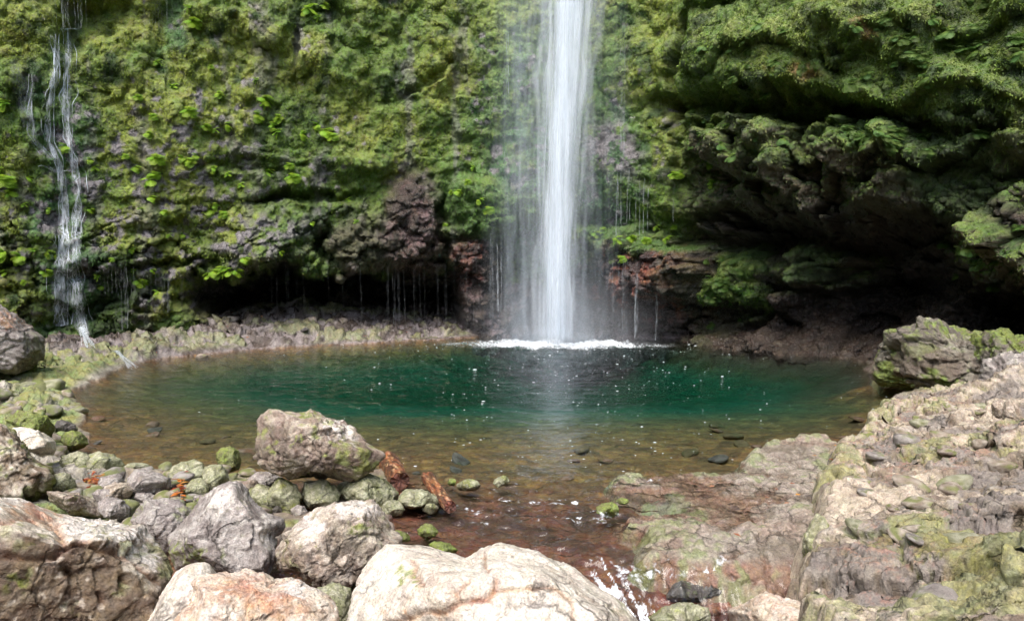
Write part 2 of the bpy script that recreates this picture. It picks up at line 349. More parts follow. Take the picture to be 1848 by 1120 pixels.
# colours
MOSS_L, MOSS_M, MOSS_D, MOSS_B = A(.215,.265,.035), A(.10,.17,.016), A(.032,.065,.007), A(.035,.12,.04)
GREY, RED, DBR, OLV = A(.20,.185,.19), A(.17,.055,.03), A(.05,.035,.024), A(.12,.105,.05)
nA, nB, nC_ = fbm(P0*.7, 4, 101), fbm(P0*2.3, 4, 111), fbm(P0*6, 3, 121)
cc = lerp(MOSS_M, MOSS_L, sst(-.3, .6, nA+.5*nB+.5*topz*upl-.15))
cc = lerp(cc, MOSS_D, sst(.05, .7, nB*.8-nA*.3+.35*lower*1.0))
cc = lerp(cc, A(.19,.17,.035), 0.5*sst(.25, .7, nC_*.7+nA*.5-.0))
up_face = np.clip(n[:, 2], -1, 1)
# near the falling water the growth is bluer green
wet = np.clip(blob(wu, wv, 1000, 250, 170, 330, .4)+blob(wu, wv, 115, 330, 60, 300, .3)+blob(wu, wv, 300, 30, 25, 90, .3), 0, 1)
cc = lerp(cc, MOSS_B*1.2, wet*sst(-.5, .3, nB+.25)*.7)
# bare rock
rockm = sst(.15, .6, nB*.5+nC_*.7+.4*nA-.30-.25*topz+.30*blob(wu, wv, 330, 340, 340, 190, .4)+.3*wet)
sk = fbm(np.stack([P0[:, 0]*3.2+.4*nB, P0[:, 1]*3.2, P0[:, 2]*.28], 1), 4, 131)
rockm = np.maximum(rockm, .5*sst(.30, .85, sk+.30*nC_+.12*blob(wu, wv, 300, 300, 330, 230, .5)-.12*topz))
rockm = np.maximum(rockm, .9*blob(wu, wv, 470, 430, 85, 48, .5, -8)*sst(-.35, .25, nC_+nB*.5))
rockm = np.maximum(rockm, blob(wu, wv, 1110, 270, 60, 70, .5)*sst(-.3, .1, nC_+nB*.6))
rockm = np.maximum(rockm, .7*blob(wu, wv, 530, 65, 12, 34, .6, -10))
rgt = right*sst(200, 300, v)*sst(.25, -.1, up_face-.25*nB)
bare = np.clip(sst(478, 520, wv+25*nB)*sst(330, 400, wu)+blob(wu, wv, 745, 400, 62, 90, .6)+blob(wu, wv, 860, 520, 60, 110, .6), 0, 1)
cc = lerp(cc, GREY*(0.8+.4*nC_[:, None]), np.clip(rockm*upl, 0, 1))
cc = lerp(cc, OLV*.7, .8*np.clip(blob(wu, wv, 640, 450, 56, 62, .7), 0, 1))
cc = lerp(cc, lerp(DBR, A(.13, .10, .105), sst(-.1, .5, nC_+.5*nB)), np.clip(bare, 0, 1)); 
redm = np.clip(blob(wu, wv, 1180, 500, 110, 75, .7)+.28*blob(wu, wv, 745, 420, 55, 85, .6)+.8*blob(wu, wv, 845, 480, 40, 60, .5), 0, 1)
cc = lerp(cc, lerp(A(.05, .03, .028), RED, sst(-.3, .4, nC_+nB)), redm)
rgreen = lerp(A(.075, .135, .012), A(.18, .24, .045), sst(-.2, .5, nC_+.5*nB)); rgreen = lerp(rgreen, A(.02, .045, .006), sst(.1, .6, nB-.3*nC_))
cc = lerp(cc, rgreen, right*.75)
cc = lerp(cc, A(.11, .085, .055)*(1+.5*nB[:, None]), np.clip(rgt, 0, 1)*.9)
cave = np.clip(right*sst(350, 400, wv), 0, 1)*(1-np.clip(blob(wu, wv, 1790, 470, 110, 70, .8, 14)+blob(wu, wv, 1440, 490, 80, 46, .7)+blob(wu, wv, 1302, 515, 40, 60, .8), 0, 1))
cc = lerp(cc, A(.045, .03, .02)*(1+.5*nC_[:, None]), cave)  # dark wet rock, with the shade of the cave deepened in its colour
gtop = blob(wu, wv, 1130, 428, 130, 20, .6, 8)+blob(wu, wv, 880, 365, 85, 50, .7, 10)+blob(wu, wv, 1302, 512, 44, 62, .7)+blob(wu, wv, 1128, 462, 12, 12, .6)
cc = lerp(cc, A(.07, .14, .022), np.clip(gtop, 0, 1)*sst(-.5, 0, nB+.2))
cc = lerp(cc, A(.045, .085, .015)*(1+.4*nC_[:, None]), np.clip(blob(wu, wv, 1730, 300, 90, 110, .5)+blob(wu, wv, 1440, 480, 40, 30, .5), 0, 1)*.85)
cc = lerp(cc, A(.20, .08, .02), .7*np.clip(blob(wu, wv, 1615, 95, 14, 26, .5)+blob(wu, wv, 1475, 160, 35, 16, .4), 0, 1)*sst(-.2, .2, nC_))
mossmask = (1-cave)*np.clip((1-rockm*upl*.9)*(1-bare)*(1-.85*rgt)*(1-redm)+np.clip(gtop, 0, 1), 0, 1)*(1-.9*blob(wu, wv, 640, 450, 50, 55, .7))
rg = np.clip(.75-.50*np.clip(rockm+redm+bare*.9, 0, 1)-.2*wet, .2, .85)
gt2 = np.clip(blob(wu, wv, 1302, 512, 44, 62, .7)+.45*blob(wu, wv, 1790, 465, 120, 70, .7, 14)*sst(-.3, .2, up_face+nB*.5)+.8*blob(wu, wv, 1600, 250, 75, 28, .6)+.6*blob(wu, wv, 1430, 300, 60, 22, .5), 0, 1)*sst(-.6, 0, nB+.2)
cc = lerp(cc, lerp(A(.07, .15, .015), A(.17, .24, .04), sst(-.3, .5, nC_)), gt2); mossmask = np.maximum(mossmask, gt2)
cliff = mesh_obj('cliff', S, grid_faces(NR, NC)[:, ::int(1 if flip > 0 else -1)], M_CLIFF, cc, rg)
tag(cliff, 'tall curved cliff of dark wet rock under moss around the pool', 'cliff', kind='structure')
# unseen gorge side added behind the camera to block low sky light
ha = np.linspace(math.atan2(17, -6), math.atan2(-27, -6)+2*math.pi, 160); hz = np.concatenate([np.linspace(-2, 17, 60)])
HA, HZ = np.meshgrid(ha, hz); tt = (HA.ravel()-ha[0])/(ha[-1]-ha[0]); hr = 18+10*tt+5*np.sin(math.pi*tt)
hp = np.stack([hr*np.sin(HA.ravel()), hr*np.cos(HA.ravel()), HZ.ravel()], 1); hrad = hp[:, :2]/hr[:, None]
hd_ = .35*hp[:, 2]+1.6*fbm(hp*.25, 4, 71)+.5*ridged(hp*.9, 3, 75); hp[:, :2] += hrad*hd_[:, None]; hp[:, 2] *= (1+.25*np.sin(tt*9))
hblock = mesh_obj('hillside_blocker', hp, grid_faces(60, 160), M_CLIFF, lerp(A(.04, .06, .02), A(.12, .13, .06), sst(-.4, .5, fbm(hp*.8, 3, 79))), np.full(len(hp), .8))
tag(hblock, 'unseen steep green gorge side added behind the viewpoint to block sky light', kind='structure')
# sampler of the finished cliff surface from a photo position
vis = (np.abs(u-CX) < 1000) & (zr.repeat(NC) < 10.6)
def cliff_idx(z, px):
    """grid index whose base column/row projects at px with height z"""
    c = int(np.clip(np.interp(math.atan((px-CX)/F), angs, np.arange(NC)), 0, NC-1)); r = int(np.clip(np.interp(z, zr, np.arange(NR)), 0, NR-1))
    return r*NC+c
SU, SV = project(S[:, 0], np.maximum(S[:, 1], 3.0), S[:, 2])
visI = np.nonzero(vis & (S[:, 1] > 3))[0]
depth_buf = np.full((1120//8+2, 1848//8+2), 1e9); 
_c = (SU[visI]/8).astype(int); _r = (SV[visI]/8).astype(int); _ok = (_c >= 0) & (_c < depth_buf.shape[1]) & (_r >= 0) & (_r < depth_buf.shape[0])
_k = visI[_ok]; np.minimum.at(depth_buf, (_r[_ok], _c[_ok]), S[_k, 1])
front = {}
_o = np.argsort(-S[_k, 1])
idx_buf = np.full(depth_buf.shape, -1); idx_buf[_r[_ok][_o], _c[_ok][_o]] = _k[_o]
def cliff_at(px, py):
    r, c = int(np.clip(py/8, 0, idx_buf.shape[0]-1)), int(np.clip(px/8, 0, idx_buf.shape[1]-1))
    i = idx_buf[r, c]
    k = 0
    while i < 0 and k < 12:
        k += 1; i = idx_buf[min(r+k, idx_buf.shape[0]-1), c] if k % 2 else idx_buf[max(r-k, 0), c]
    return S[i], cliffN[i]

# ================================================================== MOSS TUFTS on the cliff (uncountable)
def blades(P, Nn, L, W, droop, colr, seed, k=2, spread=.8):
    """k blades per point; each blade = 2 quads bent downwards"""
    r = np.random.default_rng(seed); n0 = len(P)
    P = np.repeat(P, k, 0); Nn = np.repeat(Nn, k, 0); colr = np.repeat(colr, k, 0); m = len(P)
    L = np.repeat(L, k)*r.uniform(.6, 1.3, m)
    dr = Nn+spread*r.normal(size=(m, 3)); dr /= np.linalg.norm(dr, axis=1, keepdims=True)
    side = np.cross(dr, A(0, 0, 1)+.4*r.normal(size=(m, 3))); side /= np.linalg.norm(side, axis=1, keepdims=True)+1e-9
    Wd = (W*r.uniform(.5, 1.3, m))[:, None]*side
    p1 = P+dr*(L*.5)[:, None]; p1[:, 2] -= droop*L*.2
    p2 = p1+dr*(L*.35)[:, None]; p2[:, 2] -= droop*L*.7
    Vv = np.stack([P-Wd*.5, P+Wd*.5, p1+Wd, p1-Wd, p2], 1).reshape(-1, 3)
    b = np.arange(m)[:, None]*5
    f = np.concatenate([b+np.array([[0, 1, 2]]), b+np.array([[0, 2, 3]]), b+np.array([[3, 2, 4]])])
    cj = colr*r.uniform(.75, 1.3, (m, 1))
    return Vv, f, np.repeat(cj, 5, 0)
g = G.reshape(NR, NC, 3)
area_w = np.ones(len(S)); cand = vis & (S[:, 2] > .3)
pm = mossmask*cand*(0.35+.65*sst(-.4, .4, nB+nC_))
pm *= (SU > -30) & (SU < 1880) & (SV > -40)
pr = pm/pm.sum()
ids = rng.choice(len(S), 95000, p=pr)
pp = S[ids]+rng.normal(0, .012, (len(ids), 3))
rr = sst(1180, 1300, u[ids])
tc_ = cc[ids]*1.12
Lm = np.where(rr > .5, .05, .035)
tc_ = lerp(tc_, A(.16, .24, .08)*1.0, .45*rr*sst(0, .5, nC_[ids]+rng.normal(0, .3, len(ids))))
Vb, fb_, cb = blades(pp, cliffN[ids], Lm, np.where(rr > .5, .012, .010)[:, None].repeat(2, 1).ravel(), np.where(rr > .5, .6, 1.0).repeat(2), tc_, 3, k=2)
moss = mesh_obj('moss', Vb, fb_, M_MOSS, cb, smooth=True)
tag(moss, 'green moss and small hanging fronds covering the cliff face', 'moss', kind='stuff')

# ================================================================== GROUND sheet with the pool basin
POOLPX = [(150,835),(138,800),(150,760),(165,742),(128,706),(160,690),(200,668),(250,655),(330,642),(420,634),(520,627),(620,621),(720,616),(800,612),(860,608),
 (900,598),(1000,590),(1120,598),(1200,608),(1260,622),(1350,632),(1450,640),(1545,648),(1570,668),(1580,690),(1620,694),(1662,706),(1662,722),(1612,736),(1600,765),
 (1560,785),(1545,802),(1510,812),(1480,900),(1455,960),(1450,1060),(1465,1130),(1460,1300),(950,1300),(930,1100),(820,1010),(740,990),(705,940),(725,885),(690,850),
 (640,872),(590,925),(520,938),(470,905),(452,862),(380,858),(300,850),(220,848)]
pool = np.array([at_z(a, b, 0)[:2] for a, b in POOLPX])
def shore_sd(X, Y): return sdf(pool, X, Y)
def ground_z(X, Y, sd=None, full=True):
    if sd is None: sd = shore_sd(X, Y)
    p = np.stack([X, Y, np.zeros_like(X)], 1)
    n1 = fbm(p*1.3, 4, 201); n2 = fbm(p*4.5, 3, 205)
    sdn = sd+.16*n1+.05*n2
    far = sst(11, 14, Y); lf = sst(-2, -6, X); nr = sst(8, 6.5, Y)
    Hm = .12+.30*lf*(1-nr)*(1-far*.7)+far*np.interp(X, [-14, -11, -9.5, -8, -6.5, -4, -2, 0, 2.5, 4.5, 9], [.1, .15, .3, .55, .8, .48, .3, .3, .3, .12, .05]); Lm = .9+1.2*(1-far)+.9*far
    out = Hm*(1-np.exp(-np.maximum(sdn, 0)/Lm))+.02*np.sign(sdn)
    fa, fb, idp = worley(np.stack([X*1.6+.3*n1, Y*2.2+.3*n2, np.zeros_like(X)+.5], 1), 41)
    fc, fd, idq = worley(np.stack([X*4.6+.3*n1, Y*5.5+.3*n2, np.zeros_like(X)+.5], 1), 43)
    rk = .07*(idp-.45)+.04*n2
    out = out+rk*sst(0, .5, sdn)*(1+.5*far)*(1-.4*nr)
    dp = np.maximum(-sdn, 0)
    yy_ = Y-.55*np.clip(-X-3.0, 0, 4)-.35*np.clip(X-4.5, 0, 4)+.6*n1
    depmax = .17+.0145*np.maximum(yy_-7.2, 0)**2
    depmax = np.minimum(depmax, 1.9)
    nearshelf = sst(10.5, 8.0, Y)
    inn = -(depmax*(1-np.exp(-dp*(.60-.2*nearshelf)/np.maximum(depmax, .3))))-.02
    inn = inn+(.035*(idq-.5)+.03*n1)*sst(0, .4, dp)
    z = np.where(sdn > 0, out, inn)
    z = z-.42*sst(5.1, 4.2, Y)*sst(.0, 1, X)                      # outflow step
    z = z-.5*sst(5.5, 3.5, Y)*sst(1, -1, X)*sst(.0, .6, sdn)*.6
    return z, idq, n1, n2, idp
ys = np.concatenate([np.linspace(-4, 2.5, 14, endpoint=False), 2.5*np.exp(np.linspace(0, math.log(23/2.5), 600))])
xs_unit = np.linspace(-1, 1, 760)
YY = np.repeat(ys, len(xs_unit)); XX = (np.clip(ys, 3, 99)[:, None]*1.02*xs_unit[None, :]).ravel()*np.where(True, 1, 1)
sd = shore_sd(XX, YY)
gz, gid, gn1, gn2, gidp = ground_z(XX, YY, sd)
GV = np.stack([XX, YY, gz], 1)
gN = grid_normals(GV.reshape(len(ys), -1, 3)).reshape(-1, 3); gN *= np.sign(gN[:, 2].mean())
def rockdisp(P, seed, s1=1.6, a1=.16, s2=4.2, a2=.07, s3=11, a3=.028, an=(1, 1, 1.6)):
    q = P*np.array(an); w_ = .25*fbm(q*1.6, 3, seed+2)[:, None]
    h1, g1, i1 = facets(q*s1+w_, seed+3); h2, g2, i2 = facets(q*s2+w_, seed+5); h3_, g3, i3 = facets(q*s3+w_, seed+7)
    return a1*(h1*1.4+.4*(sst(0, .12, g1)-1))+a2*(h2*1.4+.5*(sst(0, .12, g2)-1))+a3*(h3_*1.5)+.02*ridged(P*7, 3, seed+9)*a2/.07, i1, i2, i3, np.minimum(g1, g2)
gd_, gi1, gi2, gi3, ggap = rockdisp(GV, 900)
gD = gd_*sst(-.1, .35, sd)*(.8+.15*sst(12, 15, YY))*(1-.35*sst(8, 6, YY))
q9 = GV*np.array([1, 1, 1.3]); f9, g9, i9 = facets(q9*3.1+.3*fbm(q9*3, 2, 961)[:, None], 963); gD += sst(0, .3, sd)*sst(12, 14, YY)*(.10*f9+.03*(sst(0, .12, g9)-1)+.03*ridged(q9*6, 3, 967))
GV = GV+gN*gD[:, None]
gN = grid_normals(GV.reshape(len(ys), -1, 3)).reshape(-1, 3); gN *= np.sign(gN[:, 2].mean())
gn3 = fbm(GV*9, 3, 221)
gc = lerp(A(.22,.20,.165), A(.36,.33,.28), sst(-.4, .5, gn2+.5*gn3))*(0.7+.3*gi2[:, None]+.3*gi3[:, None])
leftb = sst(-3.5, -6, XX)
mossy = sst(.05, .45, gn1*.7+gn2*.5+.35*leftb*sst(15, 12, YY)+.2*(gN[:, 2]-.7))*sst(-.05, .15, sd)*(1-.3*sst(14, 16, YY))
gc = lerp(gc, lerp(A(.22,.22,.045), A(.16,.22,.05), sst(-.3, .3, gn3)), mossy*.85)
apr = sst(13.5, 15.5, YY)
gc = lerp(gc, lerp(A(.24,.205,.20), A(.045,.028,.022), sst(-.35, .35, gn2*.8+gn3*.6+1.1*(i9-.5))), apr*(1-mossy)*.9)
gc = lerp(gc, A(.045,.032,.026)*(1+.5*gn2[:, None]), sst(3.5, 5, XX)*sst(11, 13, YY)*(sd > -.3)*.9)  # shore below the cave darkened, its shade put into the colour
bed = sst(.05, -.03, gz)
bedc = lerp(A(.26,.125,.038), A(.11,.06,.022), gid)*(1+.35*gn3[:, None])
deep = sst(-.22, -.7, gz)
bedc = lerp(bedc, A(.032,.12,.08), deep)
redbed = sst(7.6, 6.2, YY)*sst(-3.2, -1.5, XX)
bedc = lerp(bedc, lerp(A(.17,.055,.028), A(.09,.035,.02), sst(-.3, .4, gn2)), redbed)
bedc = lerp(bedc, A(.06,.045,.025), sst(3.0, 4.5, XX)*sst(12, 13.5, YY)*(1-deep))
gc = lerp(gc, bedc, bed)
grg = .75-.55*apr-.3*sst(.35, .02, sd)*(sd > -.2)
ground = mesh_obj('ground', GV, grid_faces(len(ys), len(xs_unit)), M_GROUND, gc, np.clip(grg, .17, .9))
tag(ground, 'rocky mossy banks and brown stony bed of the pool', 'ground', kind='structure')

# ================================================================== POOL WATER (closed, absorbing)
M_WATER = water_mat()
wy = 2.8*np.exp(np.linspace(0, math.log(21/2.8), 600)); wxu = np.linspace(-1, 1, 720)
WY = np.repeat(wy, len(wxu)); WX = (wy[:, None]*.95*wxu[None, :]).ravel()
wp = np.stack([WX, WY, np.zeros_like(WX)], 1)
run = sst(5.15, 4.75, WY)*sst(.2, .9, WX); shal = sst(7.4, 6.6, WY)
fdir = np.stack([WX*7+1.5*WY, WY*2.2-1.3*WX, np.zeros_like(WX)], 1)
st = ridged(fdir, 3, 301)
WZ = .006*fbm(wp*3, 3, 305)*sst(20, 14, WY)+shal*(.030*fbm(wp*np.array([5, 8, 1]), 4, 309)+.016*ridged(wp*np.array([9, 15, 1]), 2, 310))+run*(.05*st+.014*ridged(np.stack([WX*22+8*WY, WY*4.5-2.5*WX, np.zeros_like(WX)], 1), 2, 303))
WZ -= .40*sst(5.1, 4.2, WY)*sst(0, 1, WX)
fallx, fally = at_z(1000, 618, 0)[:2]
rd = np.sqrt(((WX-fallx-.15)/3.6)**2+((WY-fally+.35)/1.35)**2)+.16*fbm(wp*1.8, 3, 331)
WZ += .09*sst(1.2, .2, rd)*fbm(wp*7, 3, 311)+.012*sst(5, 1, rd)*fbm(wp*6, 3, 313)
foam = 1.0*sst(1.15, .0, rd)**1.3
st2 = ridged(np.stack([WX*22+8*WY, WY*4.5-2.5*WX, np.zeros_like(WX)], 1), 2, 303)
foam += run*(.85*sst(.0, .7, st2+.5*st))*sst(-.5, .4, fbm(wp*2.2, 2, 317))
sdw = shore_sd(WX, WY)
for (a, b, rx, ry) in [(1000,905,90,6),(860,925,60,6),(1130,880,50,5),(1060,940,70,9),(900,900,40,8),(880,885,30,5),(1010,935,60,7),(1040,905,30,6),(830,915,70,6),(860,945,50,5),(1090,925,40,8),(1170,865,60,4),(940,905,40,4),(1195,858,30,3),(980,880,20,4),(1080,1030,50,10),(1080,1010,40,6),(1190,1035,60,12),(1280,1010,60,10)]:
    uu, vv = project(WX, WY, WZ); foam += .30*blob(uu, vv, a, b, rx, ry, .2)*sst(.0, .6, fbm(wp*np.array([14, 26, 1]), 3, 321))
WV = np.stack([WX, WY, WZ], 1); keep = (sdw < 1.2)
Wf = grid_faces(len(wy), len(wxu), keep)
# close it with a flat bottom far under the bed so that the volume is well defined
wf2 = Wf[:, ::-1]+len(WV); WVb = WV.copy(); WVb[:, 2] = -4.0
Wall = np.concatenate([WV, WVb]); e = np.concatenate([Wf[:, [0, 1]], Wf[:, [1, 2]], Wf[:, [2, 3]], Wf[:, [3, 0]]])
es = np.sort(e, 1); key = es[:, 0].astype(np.int64)*len(WV)+es[:, 1]
uq, inv, cnt = np.unique(key, return_inverse=True, return_counts=True); be = e[cnt[inv] == 1]
sidef = np.stack([be[:, 1], be[:, 0], be[:, 0]+len(WV), be[:, 1]+len(WV)], 1)
ff = np.concatenate([Wf, wf2, sidef]); fo2 = np.concatenate([foam, np.zeros(len(foam))])
Vw, fw, fo3 = compact(Wall, ff, fo2)
water = mesh_obj('water', Vw, fw, M_WATER, smooth=True, extra={'foam': np.clip(fo3, 0, 1.4)})
tag(water, 'clear green and brown water of the pool and its outflow', 'water', kind='structure')

# ================================================================== ROCK LEDGE / SLAB patches
def idw(cp3, X, Y, p=2.6):
    num = 0; den = 0
    for (x, y, z) in cp3:
        w_ = 1/((X-x)**2+(Y-y)**2+.02)**(p/2); num = num+w_*z; den = den+w_
    return num/den
def patch(name, foot, ctl, xr, yr, res, mat, shape, colour, edge=.14, base=-.7, disp3=lambda P: 0*P[:, 0]):
    ft = np.array([at_z(a, b, z)[:2] for a, b, z in foot]); cpt = [tuple(at_z(a, b, z)) for a, b, z in ctl]
    yl = np.exp(np.linspace(math.log(yr[0]), math.log(yr[1]), res[1])); xl = np.linspace(xr[0], xr[1], res[0])
    X = np.tile(xl, len(yl)); Y = np.repeat(yl, len(xl))
    q = np.stack([X, Y, np.zeros_like(X)], 1)
    s = sdf(ft, X, Y)+.07*fbm(q*2.2, 3, 401)+.03*fbm(q*8, 2, 405)
    z0 = idw(cpt, X, Y)
    z, aux = shape(q, z0, s)
    k = sst(edge, -edge*.35, s)
    gb_ = np.minimum(ground_z(X, Y)[0], z0)-abs(base)
    z = gb_+(z-gb_)*k
    Vv = np.stack([X, Y, z], 1); N_ = grid_normals(Vv.reshape(len(yl), len(xl), 3)).reshape(-1, 3); N_ *= np.sign(N_[:, 2].mean())
    Vv = Vv+N_*(disp3(Vv)*sst(edge*.6, -edge, s))[:, None]
    N_ = grid_normals(Vv.reshape(len(yl), len(xl), 3)).reshape(-1, 3); N_ *= np.sign(N_[:, 2].mean())
    c, r_ = colour(Vv, N_, aux, s)
    f = grid_faces(len(yl), len(xl), k > .02)
    Vv, f, c, r_ = compact(Vv, f, c, r_)
    return mesh_obj(name, Vv, f, mat, c, r_), cpt
def plates(q, rotdeg, sx, sy, seed, warp=.25):
    a = math.radians(rotdeg); x = q[:, 0]*math.cos(a)+q[:, 1]*math.sin(a); y = -q[:, 0]*math.sin(a)+q[:, 1]*math.cos(a)
    wz = fbm(q*1.4, 3, seed+1)*warp; w2 = fbm(q*1.4, 3, seed+5)*warp
    return worley(np.stack([(x+wz)*sx, (y+w2)*sy, np.zeros_like(x)+.5], 1), seed)
def rotq(P, deg, sx, sy, sz):
    a = math.radians(deg); x = P[:, 0]*math.cos(a)+P[:, 1]*math.sin(a); y = -P[:, 0]*math.sin(a)+P[:, 1]*math.cos(a)
    return np.stack([x*sx, y*sy, (P[:, 2]+.35*y)*sz], 1)
LG = {}
def ledge_shape(q, z0, s):
    w_ = .3*fbm(q*1.2, 3, 503)[:, None]
    h1, g1, i1 = facets(rotq(q, -26, .9, 2.0, 1)+w_, 501)
    t1 = fbm(q*.8, 3, 531); t2 = fbm(q*3.5, 4, 535); t3 = fbm(q*11, 3, 539)
    z = z0+.12*h1+.04*(sst(0, .15, g1)-1)+.05*t1+.02*t2
    return z, (i1, t1, t2, t3)
def ledge_disp(P):
    w_ = .25*fbm(P*2.5, 3, 507)[:, None]
    h2, g2, i2 = facets(rotq(P, -24, 2.2, 5.0, 5)+w_, 511); h3_, g3, i3 = facets(rotq(P, -30, 6, 11, 11)+w_, 521); h4, g4, i4 = facets(rotq(P, -20, 17, 24, 24)+w_, 527)
    LG['i2'], LG['i3'], LG['cr'], LG['i4'] = i2, i3, np.minimum(sst(0, .1, g2), .3+.7*sst(0, .12, g3)), i4
    return .075*h2+.035*(sst(0, .10, g2)-1)+.04*h3_+.02*(sst(0, .12, g3)-1)+.020*h4+.008*ridged(P*11, 3, 541)
def ledge_col(Vv, N_, aux, s):
    i1, t1, t2, t3 = aux; i2, i3, cr, i4 = LG['i2'], LG['i3'], LG['cr'], LG['i4']
    c = lerp(A(.18,.14,.10), A(.37,.31,.24), sst(-.4, .4, t2+.4*t3+.5*(i3-.5)))*(.72+.3*i2[:, None]+.2*i3[:, None]+.12*i4[:, None])
    c = lerp(c, A(.20,.19,.19), .45*sst(.1, .5, t3*.5-t2+.4*(i1-.5)+.2*(i3-.5)))
    c = lerp(c, A(.30,.17,.12), .6*sst(.2, .45, t1-.3*t2)*sst(.8, .96, N_[:, 2]))
    lowf = sst(5.2, 4.2, Vv[:, 1])*sst(3.9, 3.2, Vv[:, 0]+.3*t1)
    mo = sst(.15, .5, t1*.45+t2*.6-.28+.45*(1-cr)+.28*lowf)
    Yf = sst(9.3, 11.2, Vv[:, 1]+.7*t1)
    mo = np.clip(mo*.8+Yf*.95*sst(-.45, .2, t2+.3*N_[:, 2])*sst(-.2, .6, N_[:, 2]), 0, 1)
    c = lerp(c, A(.15,.14,.11), .6*Yf)
    c = lerp(c, lerp(A(.19,.20,.045), A(.11,.15,.03), sst(-.2, .4, t3)), mo*.8)
    return c, .70-.3*sst(.1, .5, t3-t2)-.25*sst(.3, .0, Vv[:, 2])
LEDGE_FOOT = [(1575,682,.05),(1620,640,.3),(1700,625,.5),(1800,620,.7),(1960,600,1.0),(2500,640,1.2),(3200,1300,1.3),(2400,2200,1.0),(1900,1700,.6),(1560,1330,.4),(1468,1150,.2),(1462,1060,.15),(1452,960,.33),(1478,905,.3),(1490,868,.25),(1508,818,.05),(1548,798,.02),(1602,765,.02),(1606,738,.02),(1664,722,.02),(1664,706,.02),(1600,697,.02)]
LEDGE_CTL = [(1575,690,.2),(1665,715,.08),(1612,740,.1),(1560,798,.08),(1518,818,.10),(1500,870,.25),(1475,915,.34),(1460,990,.34),(1470,1060,.2),(1600,900,.42),(1700,900,.52),(1848,900,.72),
 (1848,760,.75),(1750,760,.5),(1690,800,.42),(1848,1000,.72),(1700,1000,.55),(1560,1000,.45),(1600,1110,.35),(1848,1110,.62),(1700,1110,.42),(1750,690,.62),(1848,650,.95),(1650,660,.4),(1640,640,.35),
 (1700,620,.5),(1800,620,.7),(1620,665,.3),(1900,600,1.0),(2200,900,1.2),(2200,700,1.4),(2050,1100,.9),(2200,1400,.9),(1700,1300,.4),(1700,720,.35)]
ledge, ledge_cpt = patch('rock_ledge', LEDGE_FOOT, LEDGE_CTL, (1.3, 13), (2.0, 13.8), (900, 760), M_LEDGE, ledge_shape, ledge_col, disp3=ledge_disp, base=-.12, edge=.16)
tag(ledge, 'broad pale fractured rock ledge with moss along the right shore', 'rock ledge')
def slab_shape(q, z0, s):
    z0 = z0-.03+.03*sst(5.6, 5.0, q[:, 1])-.36*sst(5.10, 4.3, q[:, 1])
    a1, b1, i1 = plates(q, 20, .9, 1.8, 601, .4); t1 = fbm(q*1.1, 3, 605); t2 = fbm(q*4, 4, 609); t3 = fbm(q*12, 3, 613)
    z = z0+.05*(i1-.5)+.035*t1+.022*t2+.012*t3+.03*(sst(0, .2, b1-a1)-1)
    return z, (i1, t1, t2, t3)
def slab_col(Vv, N_, aux, s):
    i1, t1, t2, t3 = aux
    c = lerp(A(.17,.14,.11), A(.28,.24,.20), sst(-.4, .4, t2+.5*t3))
    c = lerp(c, A(.22,.105,.06), .6*sst(.02, -.03, Vv[:, 2])+.22*sst(.1, .5, t1))
    xy = Vv
    mo = sst(.1, .5, t2*.6+t3*.35+.45*sst(-.45, -.05, s)*sst(4.6, 3.0, xy[:, 0]+.2*t1)-.2)
    c = lerp(c, lerp(A(.24,.235,.15), A(.16,.20,.07), sst(-.1, .5, t3)), mo*.65)
    return c, .5-.25*sst(.12, .02, Vv[:, 2])+.0*t1
SLAB_FOOT = [(1118,862,0),(1135,850,0),(1250,850,0),(1335,848,0),(1352,818,0),(1400,800,0),(1490,798,0),(1515,815,.05),(1560,900,.1),(1540,1000,.1),(1480,1080,.0),(1440,1065,-.02),(1370,1045,0),(1270,1022,0),(1180,1003,0),(1172,970,0),(1128,950,0),(1130,930,0),(1180,922,0),(1240,915,0),(1240,905,0),(1160,888,0),(1128,878,0)]
SLAB_CTL = [(1130,865,.03),(1250,860,.05),(1340,840,.06),(1440,805,.12),(1500,815,.08),(1400,860,.07),(1300,885,.05),(1470,900,.08),(1300,905,.01),(1200,935,.06),(1180,990,.04),(1300,960,.07),(1330,935,-.005),(1400,960,.07),(1440,1040,.03),(1380,1020,.05),(1250,1000,.05),(1540,950,.12)]
slab, _ = patch('rock_slab', SLAB_FOOT, SLAB_CTL, (.6, 4.6), (3.9, 9.2), (620, 520), M_LEDGE, slab_shape, slab_col, edge=.16, base=-.05, disp3=lambda P: .02*rockdisp(P, 930, 1.6, .6, 5, .45, 14, .3)[0]+.01*fbm(P*14, 2, 3))
tag(slab, 'low flat wet brown rock slab with puddles in the outflow', 'rock slab')

